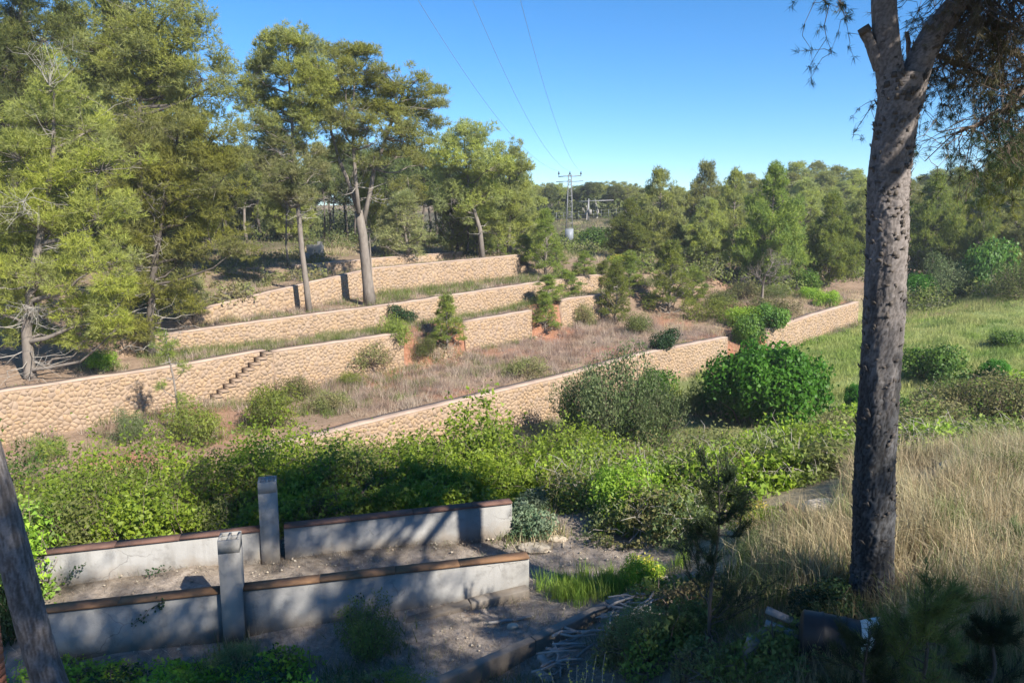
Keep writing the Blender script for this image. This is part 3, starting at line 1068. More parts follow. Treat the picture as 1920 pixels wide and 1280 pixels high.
# B: second pine, trunk on the terrace behind the wall
b = at(285, 38.0)
tr = np.concatenate([[[0, 0, -0.2]], path_px(38, [(284, 650), (281, 600), (287, 520), (300, 420), (322, 310), (340, 230)], b)])
L = [(400, 262, 62, 38), (330, 270, 60, 40), (255, 290, 55, 45), (385, 320, 62, 40), (310, 345, 66, 45), (420, 335, 36, 40), (250, 380, 55, 50), (370, 395, 60, 40), (305, 440, 62, 42),
     (395, 455, 52, 42), (440, 470, 28, 28), (255, 470, 50, 50), (330, 500, 55, 40), (280, 555, 55, 45), (250, 620, 45, 32), (330, 580, 44, 32), (205, 590, 44, 34)]
pB = pine_parts(102, tr, [0.27, 0.21, 0.19, 0.17, 0.14, 0.09, 0.03], lobes_px(38, L, b, R0), 'pine_near', puff=0.52, per=0.76, tuft_n=34, needles=6, nl=0.26, nw=0.029, dead=46, bark='bark_dark')
make_pine('wide yellow-green pine with its purplish trunk on the terrace behind the stepped wall', b, pB)

# C: tall pine above and behind
b = at(262, 45.5)
tr = np.concatenate([[[0, 0, -0.2]], path_px(45.5, [(262, 520), (262, 420), (262, 300), (262, 180), (270, 60), (275, -10)], b)])
L = [(200, 40, 62, 45), (290, 20, 62, 40), (350, 70, 44, 38), (240, 105, 62, 42), (320, 120, 55, 42), (380, 150, 42, 30), (420, 140, 26, 36), (180, 130, 45, 45), (300, 185, 60, 36), (235, 195, 50, 38), (400, 180, 42, 26),
     (370, 215, 45, 30), (340, 10, 32, 40), (270, 70, 60, 40), (330, 160, 50, 34), (280, 150, 56, 36), (210, 160, 56, 40), (240, -40, 60, 40), (150, 80, 36, 40), (210, 260, 50, 30)]
pC = pine_parts(103, tr, [0.26, 0.22, 0.2, 0.17, 0.13, 0.08, 0.04], lobes_px(45.5, L, b, R0), 'pine', puff=0.62, per=0.76, tuft_n=36, needles=6, nl=0.27, nw=0.034, dead=26, bark='bark_dark')
make_pine('tallest dense pine reaching the top of the picture, left of the sky', b, pC)

# D: top-left corner pine
b = at(30, 43)
tr = np.concatenate([[[0, 0, -0.2]], path_px(43, [(25, 560), (25, 400), (30, 250), (35, 120), (40, 0), (40, -60)], b)])
L = [(30, 40, 50, 50), (80, 80, 44, 42), (10, 130, 60, 48), (70, 150, 48, 38), (120, 40, 30, 40), (30, 215, 70, 45), (-40, 80, 60, 60), (100, 215, 36, 30), (40, -40, 60, 50), (-40, 200, 60, 60), (20, 300, 60, 40)]
pD = pine_parts(104, tr, [0.26, 0.22, 0.2, 0.16, 0.12, 0.08, 0.04], lobes_px(43, L, b, R0), 'pine_dark', puff=0.6, per=0.76, tuft_n=34, needles=6, nl=0.27, nw=0.034, dead=14, bark='bark_dark')
make_pine('dark green pine in the top left corner behind the pale drooping one', b, pD)

# T1: slim tall pine
b = at(580, 46.3)
tr = np.concatenate([[[0, 0, -0.2]], path_px(46.3, [(575, 540), (566, 470), (560, 400), (553, 330), (548, 240), (542, 150), (540, 90)], b)])
L = [(535, 95, 46, 26), (575, 110, 28, 28), (500, 125, 30, 30), (550, 150, 45, 28), (495, 185, 36, 26), (580, 175, 24, 26), (535, 215, 42, 26), (485, 235, 28, 24), (570, 235, 30, 24), (480, 140, 26, 24), (470, 190, 26, 26), (505, 255, 34, 24), (555, 265, 40, 22), (600, 165, 26, 26), (595, 215, 28, 24), (595, 130, 22, 22)]
L2 = [(520, 285, 44, 24), (570, 290, 34, 22), (500, 320, 36, 22), (545, 335, 46, 22), (590, 325, 26, 22), (560, 372, 40, 16), (520, 365, 34, 16)]
pT1 = pine_parts(105, tr, [0.225, 0.185, 0.165, 0.15, 0.13, 0.10, 0.06, 0.03], lobes_px(46.3, L, b, R0), 'pine', puff=0.45, per=1.0, tuft_n=32, needles=6, nl=0.25, nw=0.032, dead=16)
tT1 = make_pine('slim tall pine with one straight trunk, left of the forked pine on the same terrace', b, pT1)
pT1b = pine_parts(115, tr, [0.01] * 8, lobes_px(46.3, L2, b, R0), 'pine_pale', puff=0.45, per=1.0, tuft_n=26, needles=6, nl=0.26, nw=0.032, dead=44)
obj('lower_crown', pT1b[1], tT1)
obj('branches', pT1b[0], tT1)
stuff(obj('dead_twigs', pT1b[2], tT1))

# T2: big forked pine
b = at(694, 48.6)
s = 48.6
tr = np.concatenate([[[0, 0, -0.2]], path_px(s, [(690, 535), (685, 490), (680, 440), (672, 395)], b)])
tr2 = path_px(s, [(672, 395), (655, 345), (636, 300), (622, 250), (615, 200)], b)
tr3 = path_px(s - 0.4, [(673, 400), (668, 350), (663, 280), (662, 210), (665, 140)], b)
tr4 = path_px(s + 0.4, [(678, 430), (692, 370), (702, 318), (724, 260), (745, 200), (760, 165)], b)
L = [(615, 115, 36, 22), (650, 100, 38, 20), (690, 112, 38, 24), (725, 140, 24, 18), (635, 150, 42, 24), (690, 160, 42, 22), (610, 185, 34, 22), (655, 200, 44, 22), (775, 155, 24, 20), (745, 185, 38, 20), (800, 180, 34, 20), (825, 200, 22, 16),
     (705, 215, 42, 20), (770, 215, 42, 20), (620, 235, 36, 20), (745, 250, 44, 20), (805, 235, 34, 18), (665, 250, 34, 16), (700, 270, 40, 16), (785, 275, 36, 16), (630, 275, 30, 16), (745, 295, 44, 16), (700, 310, 34, 12), (790, 310, 24, 12), (650, 170, 46, 24), (715, 190, 46, 22), (735, 225, 40, 20), (690, 240, 44, 20), (640, 225, 36, 20), (765, 260, 40, 20), (620, 205, 34, 22), (790, 205, 30, 18), (665, 130, 40, 22), (720, 165, 34, 18), (645, 300, 30, 14)]
pT2 = pine_parts(106, tr, [0.46, 0.36, 0.32, 0.30, 0.26], lobes_px(s, L, b, R0, dj=1.3), 'pine', puff=0.46, per=0.76, tuft_n=27, needles=6, nl=0.25, nw=0.032, dead=0,
                 attach=np.concatenate([tr2[1:], tr3[1:], tr4[1:]]), flat=0.65)
tT2 = make_pine('big pine whose pale trunk forks into three rising limbs on the terraces', b, pT2)
mb = MB()
mb.tube(tr2, [0.17, 0.14, 0.11, 0.08, 0.04], 7)
mb.tube(tr3, [0.16, 0.13, 0.11, 0.08, 0.04], 7)
mb.tube(tr4, [0.2, 0.16, 0.13, 0.1, 0.07, 0.03], 7)
obj('limbs', mb.mesh('limbs', M['bark'], smooth=True), tT2)
rngd = np.random.default_rng(5)
mb = MB()
allp = np.concatenate([tr2[1:], tr3[1:], tr4[1:]])
for _ in range(60):
    a = allp[rngd.integers(len(allp))]
    e = a + rngd.normal(size=3) * np.array([1.3, 1.0, 0.5]) + np.array([0, 0, 0.3])
    p = curve_path(rngd, a, e, 4, 0.2, 0.06)
    mb.tube(p, [0.03, 0.022, 0.014, 0.006], 3, cap=False)
    for _ in range(3):
        q = p[rngd.integers(1, 4)]
        mb.tube(curve_path(rngd, q, q + rngd.normal(size=3) * 0.4, 3, 0.1, 0.08), [0.01, 0.008, 0.004], 3, cap=False)
stuff(obj('dead_twigs', mb.mesh('dead_twigs', M['twig']), tT2))

# G1, G2: rounded pines right of the forked one
b = at(905, 63)
tr = np.concatenate([[[0, 0, -0.2]], path_px(63, [(900, 430), (885, 380), (875, 320), (870, 260)], b)])
L = [(872, 255, 38, 22), (840, 275, 30, 24), (905, 280, 34, 24), (865, 305, 48, 24), (915, 320, 40, 24), (840, 330, 34, 24), (880, 355, 50, 24), (920, 370, 42, 26), (850, 380, 40, 24), (890, 410, 46, 22)]
pG1 = pine_parts(107, tr, 0.22, lobes_px(63, L, b, R0), 'pine', puff=0.55, per=0.9, tuft_n=30, needles=6, nl=0.3, nw=0.042, dead=20)
make_pine('rounded pine just right of the forked pine, its top the higher of a close pair', b, pG1)
b = at(955, 66)
tr = np.concatenate([[[0, 0, -0.2]], path_px(66, [(955, 430), (955, 390), (955, 330), (955, 290)], b)])
L = [(950, 300, 34, 18), (975, 325, 22, 22), (935, 330, 32, 22), (965, 360, 34, 22), (930, 375, 34, 22), (975, 395, 24, 22), (950, 410, 40, 24), (985, 430, 26, 18), (930, 440, 40, 22)]
pG2 = pine_parts(108, tr, 0.2, lobes_px(66, L, b, R0), 'pine', puff=0.55, per=0.9, tuft_n=30, needles=6, nl=0.3, nw=0.042, dead=20)
make_pine('rounded pine ending the left wood, against the sky left of the pylon', b, pG2)

# ------------------------------------------------------------------ generic pines, copied
def gen_lobes(rng, h0, kind):
    out = []
    if kind == 'broad':
        prof = [(0.08, .20), (0.2, .34), (0.35, .37), (.5, .33), (.65, .26), (.8, .17), (.96, .05)]
        n = 54
    elif kind == 'tall':
        prof = [(0.5, .10), (0.6, .2), (.72, .24), (.85, .2), (.95, .1)]
        n = 24
    else:
        prof = [(0.08, .17), (.2, .24), (.4, .22), (.6, .16), (.8, .09), (.95, .03)]
        n = 30
    fs, ws = [p[0] for p in prof], [p[1] for p in prof]
    for i in range(n):
        f = fs[0] + (fs[-1] - fs[0]) * (i + rng.uniform(0, 1)) / n
        w = np.interp(f, fs, ws)
        a = i * 2.4 + rng.uniform(-.5, .5)
        r = w * rng.uniform(0.45, 1.0)
        lr = max(0.04, w * rng.uniform(0.28, 0.48))
        if kind == 'young':
            lr = max(0.035, w * rng.uniform(0.3, 0.5))
        out.append((r * h0 * math.cos(a), r * h0 * math.sin(a), f * h0, lr * h0, lr * h0, lr * h0 * (0.7 if kind != 'young' else 1.0)))
    return out

def proto(name, seed, kind, h0, mat, **kw):
    rng = np.random.default_rng(seed)
    n = 6
    tr = np.array([[0.02 * h0 * math.sin(seed + i * 1.3) * (i > 0), 0.02 * h0 * math.cos(seed * 2 + i), (i / (n - 1)) * h0 * 0.97] for i in range(n)])
    tr[0] = (0, 0, -0.3)
    return pine_parts(seed, tr, kw.pop('tr', 0.016 * h0), gen_lobes(rng, h0, kind), mat, **kw)

H0 = 10.0
DENS[:] = [0.95, 1.15]
KW = dict(puff=0.5, per=0.95, tuft_n=21, needles=5, nl=0.36, nw=0.058, dead=34)
PROT = {
    'broad1': proto('p', 201, 'broad', H0, 'pine', **KW),
    'broad2': proto('p', 202, 'broad', H0, 'pine', **KW),
    'broad3': proto('p', 203, 'broad', H0, 'pine_young', **dict(KW, dead=44)),
    'tall1': proto('p', 204, 'tall', H0, 'pine', **dict(KW, dead=20, bark='bark')),
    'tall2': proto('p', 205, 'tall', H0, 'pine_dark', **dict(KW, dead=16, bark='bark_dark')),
    'young1': proto('p', 206, 'young', 4.0, 'pine_young', puff=0.24, per=0.7, tuft_n=16, needles=6, nl=0.19, nw=0.024, dead=6, up=1.1),
    'young2': proto('p', 207, 'young', 4.0, 'pine_young', puff=0.22, per=0.75, tuft_n=16, needles=6, nl=0.19, nw=0.024, dead=6, up=1.1),
    'young3': proto('p', 208, 'young', 4.0, 'pine_pale', puff=0.22, per=0.55, tuft_n=14, needles=6, nl=0.20, nw=0.020, dead=10, up=1.1),
}
PH = {k: (4.0 if k.startswith('young') else H0) for k in PROT}
PWID = {'broad1': 8.0, 'broad2': 8.0, 'broad3': 8.0, 'tall1': 5.4, 'tall2': 5.4, 'young1': 2.1, 'young2': 2.1, 'young3': 2.1}
_count = [0]
def place_pine(kind, px, d, py_top, w_px, label, group=None, name='pine_tree', base=None):
    loc = at(px, d) if base is None else base
    d = loc[1]
    h = top_z(py_top, loc) - loc[2]
    sz = max(0.1, h / PH[kind] * 1.02)
    sx = w_px * d / F / PWID[kind]
    _count[0] += 1
    t = thing(name, label, 'pine tree', loc, group)
    t.rotation_euler = (0, 0, _count[0] * 2.399)
    t.scale = (sx, sx, sz)
    obj('trunk', PROT[kind][0], t)
    obj('crown', PROT[kind][1], t)
    if PROT[kind][2] is not None:
        stuff(obj('dead_twigs', PROT[kind][2], t))
    return t

# right-hand wood, each pine told apart
for a in [
    ('broad1', 1232, 86, 316, 108, 'tall bushy pine with a ragged spike, first right of the pylon'),
    ('broad3', 1180, 84, 375, 94, 'lower rounded pine in front of the spiky one right of the pylon'),
    ('broad2', 1318, 96, 304, 94, 'bluish rounded pine rising behind the wood left of its highest ridge'),
    ('broad1', 1372, 90, 318, 90, 'pine between the bluish one and the tall one behind the bare grey tree'),
    ('broad2', 1322, 72, 372, 94, 'dark narrow pine left of the bare grey tree at the wood edge'),
    ('broad3', 1442, 70, 312, 135, 'tall broad sunlit pine right behind the bare grey tree'),
    ('broad3', 1552, 72, 366, 106, 'sunlit pine with pale lower branches left of the big trunk'),
    ('broad1', 1505, 96, 335, 103, 'pine filling the gap behind the two sunlit pines left of the big trunk'),
    ('broad2', 1618, 84, 352, 99, 'pine crown partly hidden by the big trunk in front of the wood'),
    ('broad3', 1742, 78, 332, 112, 'tall yellow-green pine immediately right of the big trunk'),
    ('broad1', 1690, 92, 335, 99, 'pine behind the big trunk, top level with the yellow-green neighbour'),
    ('broad2', 1800, 92, 322, 99, 'rounded pine on the ridge right of the big trunk'),
    ('broad2', 1858, 80, 300, 108, 'dark pine rising near the right edge behind the meadow'),
    ('tall2', 1905, 80, 275, 150, 'very dark pine cut by the right edge behind the meadow'),
    ('broad3', 1832, 72, 372, 72, 'small bright yellowish pine among the dark ones above the meadow'),
    ('broad2', 1895, 74, 360, 117, 'low dark pine at the right edge of the meadow'),
    ('broad1', 1265, 74, 420, 81, 'low pine in shade between the pylon wood and the bare grey tree'),
]:
    place_pine(*a)
# far ridge, look-alike crowns
rr = random.Random(4)
for px, py in [(1400, 326), (1452, 312), (1490, 304), (1528, 303), (1565, 312), (1598, 318), (1640, 330), (1690, 325), (1752, 318), (1790, 315), (1420, 338), (1545, 322), (1610, 335), (1480, 325), (1850, 305), (1900, 300), (1725, 330), (1770, 330), (1385, 345), (1435, 345), (1495, 340), (1580, 340), (1660, 345), (1700, 345), (1755, 345), (1805, 340), (1270, 352), (1300, 356), (1350, 350), (1210, 352), (1240, 356)]:
    d = rr.uniform(120, 160)
    place_pine(rr.choice(['broad1', 'broad2']), px, d, py, rr.uniform(75, 105), 'rounded pine crown on the far wooded ridge right of centre', 'pines on the far ridge')
# tall thin wood beyond the pylon
for px in range(985, 1185, 9):
    d = rr.uniform(142, 165)
    place_pine(rr.choice(['tall1', 'tall2', 'tall1']), px + rr.uniform(-4, 4), d, rr.uniform(340, 356), rr.uniform(26, 42), 'tall slender pine in the distant wood behind the pylon', 'slender pines in the distant wood behind the pylon')
for px in range(985, 1215, 12):
    place_pine(rr.choice(['broad1', 'broad2']), px + rr.uniform(-4, 4), rr.uniform(168, 185), rr.uniform(352, 364), rr.uniform(50, 70), 'low dark crown closing the distant wood behind the pylon', 'low crowns closing the distant wood behind the pylon')
# dark wood behind the left and centre pines
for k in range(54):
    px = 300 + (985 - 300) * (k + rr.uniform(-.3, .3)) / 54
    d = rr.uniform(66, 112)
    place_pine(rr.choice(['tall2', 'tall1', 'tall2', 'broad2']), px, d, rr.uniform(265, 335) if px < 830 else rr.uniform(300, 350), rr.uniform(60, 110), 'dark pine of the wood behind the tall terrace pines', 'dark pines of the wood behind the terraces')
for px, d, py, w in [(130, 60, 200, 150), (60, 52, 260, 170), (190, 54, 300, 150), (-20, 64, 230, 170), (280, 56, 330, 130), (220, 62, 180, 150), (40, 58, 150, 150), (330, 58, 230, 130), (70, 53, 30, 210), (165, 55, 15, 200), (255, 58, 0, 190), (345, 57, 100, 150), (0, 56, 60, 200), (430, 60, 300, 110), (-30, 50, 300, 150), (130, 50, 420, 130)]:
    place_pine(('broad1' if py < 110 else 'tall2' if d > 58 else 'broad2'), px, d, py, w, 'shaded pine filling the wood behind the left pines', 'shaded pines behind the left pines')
# thin bare-stemmed neighbours
for px, d, py, w, lab in [(697, 52, 300, 60, 'thin dark-stemmed pine right behind the forked pine'), (541, 56, 300, 70, 'pine with a pale pinkish stem behind the slim tall pine')]:
    place_pine('tall1', px, d, py, w, lab)

# young pines on the terraces: (kind, px, py base, py top, width px, label)
YP = [
    ('young1', 838, 652, 553, 74, 'small conical pine growing at the red earth slip in the stepped wall line'),
    ('young3', 762, 497, 358, 105, 'feathery young pine right of the forked trunk above the upper wall'),
    ('young3', 728, 480, 385, 60, 'slight young pine between the forked trunk and its feathery neighbour'),
    ('young1', 848, 478, 350, 84, 'bright young pine left of the low one above the end of the upper wall'),
    ('young2', 895, 482, 368, 80, 'bright young pine in front of the rounded pine pair'),
    ('young2', 935, 478, 400, 66, 'low bushy young pine above the right end of the upper wall'),
    ('young1', 1022, 520, 392, 66, 'young pine left of the pylon foot, beyond the upper wall end'),
    ('young2', 985, 500, 440, 56, 'short young pine just past the end of the upper wall'),
    ('young2', 1028, 575, 515, 60, 'bushy young pine over the gap in the middle walls'),
    ('young1', 1022, 622, 548, 56, 'low young pine beside the broken wall end'),
    ('young2', 1062, 560, 505, 60, 'rounded young pine on the wall terrace below the pylon'),
    ('young1', 1153, 605, 488, 66, 'bright conical young pine at the right end of the middle wall'),
    ('young2', 1180, 560, 470, 60, 'young pine tucked behind the bright conical one'),
    ('young1', 1254, 586, 452, 96, 'taller young pine with a bare lower stem left of the bare grey tree'),
    ('young2', 1132, 540, 488, 50, 'small young pine left of the conical one below the pylon'),
    ('young2', 1300, 570, 500, 60, 'yellowish young pine at the foot of the dark wood edge'),
    ('young3', 345, 606, 470, 95, 'pale thin young pine between the two big left pines and the slim pine'),
    ('young2', 1095, 520, 470, 50, 'low young pine at the foot of the pylon, right side'),
    ('young1', 1045, 500, 455, 44, 'low young pine at the foot of the pylon, left side'),
]
for kind, px, pb, pt_, w, lab in YP:
    place_pine(kind, px, 0, pt_, w, lab, name='young_pine', base=on_ground(px, pb))
# lollipop sapling in front of the stepped wall
b = on_ground(335, 812)
rng = np.random.default_rng(31)
h = top_z(622, b) - b[2]
tr = np.array([[0, 0, -0.1], [0.03, 0, h * .3], [-0.05, 0, h * .55], [-0.22, 0, h * .8], [-0.25, 0, h]])
lob = [(-0.3, 0, h * .95, .28, .28, .30), (-0.1, 0.1, h * .86, .42, .4, .32), (-0.45, -.1, h * .84, .36, .36, .3), (-0.2, 0, h * .76, .4, .4, .2), (.35, .1, h * .62, .22, .22, .4), (-.55, 0, h * .45, .18, .18, .25), (.2, -.2, h * .35, .25, .25, .3)]
ps = pine_parts(310, tr, [0.05, 0.045, 0.04, 0.03, 0.015], lob, 'pine_young', puff=0.2, per=0.75, tuft_n=16, needles=6, nl=0.17, nw=0.016, dead=8, up=1.0)
make_pine('thin lollipop sapling with a pale bare stem in front of the stepped wall', b, ps, name='pine_sapling', cat='sapling')

# ------------------------------------------------------------------ bare trees
def bare_tree(seed, h, spread, r0, levels=4, mat='twig', up=0.55, nfork=3, first=0.34):
    rng = np.random.default_rng(seed)
    mb = MB()
    def grow(p, d, L, r, lev):
        e = p + d * L
        mid = (p + e) / 2 + rng.normal(size=3) * L * 0.07
        mb.tube(np.stack([p, mid, e]), [r, r * 0.8, r * 0.6], 5 if lev > 2 else 3, cap=False)
        if lev == 0:
            return
        for _ in range(nfork + (lev <= 2)):
            nd = unit(d * 0.75 + rng.normal(size=3) * spread + np.array([0, 0, up * 0.35]))
            grow(e if rng.uniform() > 0.35 else mid, nd, L * rng.uniform(0.55, 0.82), r * 0.55, lev - 1)
    grow(np.array([0, 0, -0.2]), np.array([0.03, 0, 1.0]), h * first, r0, levels)
    return mb.mesh('branches', M[mat], smooth=True)
b = on_ground(1428, 548)
b = at(1428, 64)
t = thing('bare_tree', 'bare grey leafless tree with a wide twiggy crown at the wood edge', 'bare tree', b)
h = top_z(436, b) - b[2]
obj('branches', bare_tree(1, h * 1.5, 0.85, 0.15, 6, 'bark', first=0.2), t)
for px, d, pyt, lab, sd in [(1100, 140, 362, 'white forked dead tree left of the second bare one, behind the pylon', 2), (1118, 142, 357, 'white bare tree with two upright limbs beside the far utility pole', 3)]:
    b = at(px, d)
    t = thing('bare_tree', lab, 'bare tree', b)
    obj('branches', bare_tree(sd, (top_z(pyt, b) - b[2]) * 0.95, 0.33, 0.22, 3, 'pale_twig', up=1.2, nfork=2), t)

DENS[:] = [1.4, 1.3]
# ------------------------------------------------------------------ shrubs
def bush_parts(seed, n_sub, n_leaf, size, mat, hemi=True, twigs=24, twig_mat='brown_twig', sub_r=(0.32, 0.5), aspect=0.6, jit=0.8, fill=0.55, tall=1.0):
    """unit bush (radius about 1, height about 1.3*tall) of several leafy lobes"""
    rng = np.random.default_rng(seed)
    subs = [(np.array([0, 0, 0.5 * tall]), 0.6)]
    for i in range(n_sub):
        a = i * 2.4 + rng.uniform(-.4, .4)
        r = rng.uniform(0.25, 0.84)
        z = rng.uniform(0.12, 1.0) * tall * (1.15 - 0.5 * r)
        subs.append((np.array([r * math.cos(a), r * math.sin(a), z]), rng.uniform(*sub_r)))
    C_, N_ = [], []
    vol = sum(s[1] ** 2 for s in subs)
    for c, r in subs:
        m = int(n_leaf * r * r / vol)
        b, d = in_ball(rng, m, fill)
        bump = 1 + 0.26 * np.abs(rng.normal(size=(m, 1))) * rng.uniform(-.6, 1, size=(m, 1))
        C_.append(c + b * r * bump * np.array([1, 1, 0.9 * tall]))
        N_.append(d + np.array([0, 0, 0.35]))
    C_, N_ = np.concatenate(C_), np.concatenate(N_)
    k = C_[:, 2] > -0.02
    V, Q = leaves(rng, C_[k], N_[k], size, jit, aspect)
    lm = mesh_arrays('leaves', V, Q, M[mat])
    tm = None
    if twigs:
        mb = MB()
        for _ in range(twigs):
            c, r = subs[rng.integers(len(subs))]
            e = c + unit(rng.normal(size=3)) * r * 0.95
            e[2] = max(e[2], 0.1)
            mb.tube(curve_path(rng, [rng.normal() * .08, rng.normal() * .08, -0.1], e, 4, -0.08, 0.06), [0.022, 0.016, 0.010, 0.004], 3, cap=False)
        tm = mb.mesh('stems', M[twig_mat])
    return lm, tm

BUSH = {
    'fig': bush_parts(1, 34, 24000, 0.062, 'fig', twigs=14, sub_r=(0.24, 0.36), jit=0.75, aspect=0.75),
    'dark': bush_parts(2, 9, 4200, 0.10, 'dark_leaf', jit=0.8),
    'mid': bush_parts(3, 11, 4200, 0.11, 'mid_leaf', twigs=20),
    'bramble': bush_parts(4, 14, 5200, 0.085, 'bramble', twigs=20),
    'scrub': bush_parts(5, 15, 5200, 0.07, 'scrub', twigs=70, jit=1.0),
    'silver': bush_parts(6, 9, 2600, 0.13, 'silver', twigs=10),
    'grey_green': bush_parts(7, 18, 8000, 0.06, 'grey_green', twigs=30, sub_r=(0.24, 0.4), jit=1.0, tall=1.1, aspect=0.4),
    'olive_dark': bush_parts(8, 14, 6500, 0.055, 'pine_dark', twigs=60, jit=1.0),
    'tuft': bush_parts(9, 10, 2600, 0.13, 'pine_young', twigs=14, aspect=0.25, jit=1.0, tall=0.9),
}
_bc = [0]
BPOS = []
def place_bush(kind, px, py_base, w_px, h_px, label, group=None, name='shrub', cat='shrub', d=None, top=None):
    loc = on_ground(px, py_base) if d is None else at(px, d)
    _bc[0] += 1
    dd = loc[1]
    BPOS.append((loc[0], loc[1], w_px / 2 * dd / F))
    t = thing(name, label, cat, loc, group)
    sx = w_px / 2 * dd / F * 1.0
    szz = h_px * dd / F / 1.22 if top is None else max(0.2, (top_z(top, loc) - loc[2]) / 1.22)
    t.scale = (sx, sx, szz)
    t.rotation_euler = (0, 0, _bc[0] * 1.7)
    lm, tm = BUSH[kind]
    obj('leaves', lm, t)
    if tm is not None:
        obj('stems', tm, t)
    return t

place_bush('fig', 1428, 790, 228, 175, 'large round vivid green glossy bush below the meadow', name='round_bush', cat='bush', d=37.5, top=622)
place_bush('fig', 1318, 775, 56, 46, 'small vivid green bush at the lower left foot of the large round one', name='round_bush', cat='bush')
place_bush('dark', 747, 610, 62, 42, 'dark round bush on the terrace under the forked pine', name='round_bush', cat='bush')
place_bush('dark', 1246, 658, 58, 44, 'dark round bush above the lowest wall left of the red earth scar', name='round_bush', cat='bush')
place_bush('dark', 880, 487, 34, 18, 'small dark bush on top of the upper wall')
place_bush('grey_green', 1145, 800, 190, 140, 'tall greyish green shrub hiding part of the lowest wall', d=33, top=645)
place_bush('grey_green', 1228, 790, 130, 90, 'lower greyish green shrub between the tall one and the vivid round bush', d=32, top=695)
place_bush('mid', 1402, 648, 60, 64, 'leafy green shrub hanging over the gap by the red earth scar')
place_bush('mid', 1445, 625, 70, 54, 'light green shrub on the terrace above the meadow wall')
place_bush('scrub', 1435, 592, 110, 40, 'flat olive shrub at the foot of the bare grey tree')
place_bush('bramble', 1550, 572, 50, 30, 'small rounded light green shrub above the meadow wall')
place_bush('mid', 1512, 545, 60, 45, 'deep green shrub at the wood edge right of the bare grey tree')
place_bush('bramble', 1520, 560, 46, 24, 'yellow-green low shrub in front of the deep green one at the wood edge')
place_bush('mid', 1845, 548, 95, 110, 'light green leafy shrub tall at the far edge of the meadow', name='leafy_bush', cat='bush')
place_bush('grey_green', 1770, 562, 100, 86, 'silvery dark shrub beside the light leafy one behind the meadow', name='leafy_bush', cat='bush')
place_bush('fig', 1718, 568, 70, 62, 'bright green shrub at the meadow edge touching the big trunk')
place_bush('olive_dark', 1905, 560, 90, 80, 'dark shrub at the far right corner of the meadow')
place_bush('mid', 1745, 712, 118, 76, 'wide leafy green bush right of the big trunk below the meadow', name='leafy_bush', cat='bush')
place_bush('mid', 1886, 650, 64, 32, 'small leafy bush in the meadow near the right edge')
place_bush('fig', 1862, 712, 54, 46, 'small bright green bush in the scrub below the meadow at right')
place_bush('fig', 1602, 770, 44, 60, 'bright green bush peeping out at the left side of the big trunk')
place_bush('scrub', 1740, 845, 170, 110, 'olive scrub bush right of the big trunk, in front of the leafy one')
place_bush('scrub', 1890, 825, 150, 130, 'brownish olive scrub bush at the right edge')
place_bush('olive_dark', 1815, 760, 120, 60, 'dark low scrub between the leafy bush and the right edge')
place_bush('scrub', 1362, 862, 120, 92, 'rounded brownish olive scrub bush below the vivid round bush', d=27)
place_bush('scrub', 1560, 850, 110, 80, 'olive scrub bush left of the big trunk')
place_bush('bramble', 1530, 930, 130, 100, 'loose green scrub above the sandy ledge left of the big trunk', d=17)
place_bush('scrub', 1460, 912, 130, 70, 'greyish twiggy scrub left of the big trunk', d=20)
place_bush('silver', 985, 1003, 104, 70, 'silver-green broad-leaved plant at the end of the rear concrete wall', name='broadleaf_plant', cat='plant')
place_bush('silver', 1000, 965, 78, 56, 'taller silver-green plant behind the end of the rear concrete wall', name='broadleaf_plant', cat='plant', d=15.3)
place_bush('bramble', 1185, 1030, 160, 110, 'fresh light green shrub spilling onto the path beyond the concrete walls', d=14.5)
place_bush('silver', 1185, 950, 50, 36, 'small silvery plant in the thicket above the path', name='broadleaf_plant', cat='plant', d=16)
place_bush('tuft', 505, 800, 110, 100, 'feathery bright green bush below the stone steps', d=31.5)
place_bush('grey_green', 245, 815, 75, 70, 'blue-green bush at the foot of the stepped wall', d=30.0)
place_bush('tuft', 370, 805, 110, 90, 'feathery green bush around the foot of the lollipop sapling', d=30)
place_bush('tuft', 90, 835, 60, 60, 'yellow-green feathery bush at the left foot of the stepped wall', d=28)
place_bush('mid', 270, 572, 60, 40, 'shaded bush left of the pale thin young pine')
place_bush('bramble', 190, 690, 64, 34, 'low yellow-green bush behind the stepped wall between two trunks')
place_bush('olive_dark', 1195, 480, 90, 70, 'dark green bush right of the pylon foot', d=96)
place_bush('mid', 1110, 465, 80, 46, 'deep green rounded bush right behind the pylon foot', d=104)
place_bush('olive_dark', 1450, 560, 60, 30, 'low shaded bush under the bare grey tree')
for px, py, w, h, kind, lab in [
    (560, 745, 70, 46, 'scrub', 'brownish bush on the dry terrace right of the feathery bush below the steps'),
    (620, 765, 84, 40, 'scrub', 'low russet bush in the dry terrace near the left end of the lowest wall'),
    (655, 722, 60, 30, 'tuft', 'small bright green tuft bush in the dry terrace under the stepped wall'),
    (690, 690, 90, 50, 'scrub', 'olive bush under the wall, left of the red earth slip'),
    (745, 672, 60, 60, 'tuft', 'green bush growing at the left edge of the red earth slip'),
    (800, 668, 50, 40, 'olive_dark', 'dark bush in the shade at the foot of the red earth slip'),
    (985, 705, 80, 40, 'scrub', 'greenish brown bush in the middle of the dry terrace above the lowest wall'),
    (1195, 625, 70, 44, 'olive_dark', 'dark shrub on the terrace left of the dark round bush'),
    (1095, 607, 44, 44, 'scrub', 'dead-looking bush against the last stretch of the middle wall'),
    (1395, 610, 90, 40, 'bramble', 'pale green shrub on the terrace above the red earth scar'),
    (1330, 600, 90, 50, 'tuft', 'yellow-green grassy bush on the terrace left of the bare tree foot'),
]:
    place_bush(kind, px, py, w, h, lab)
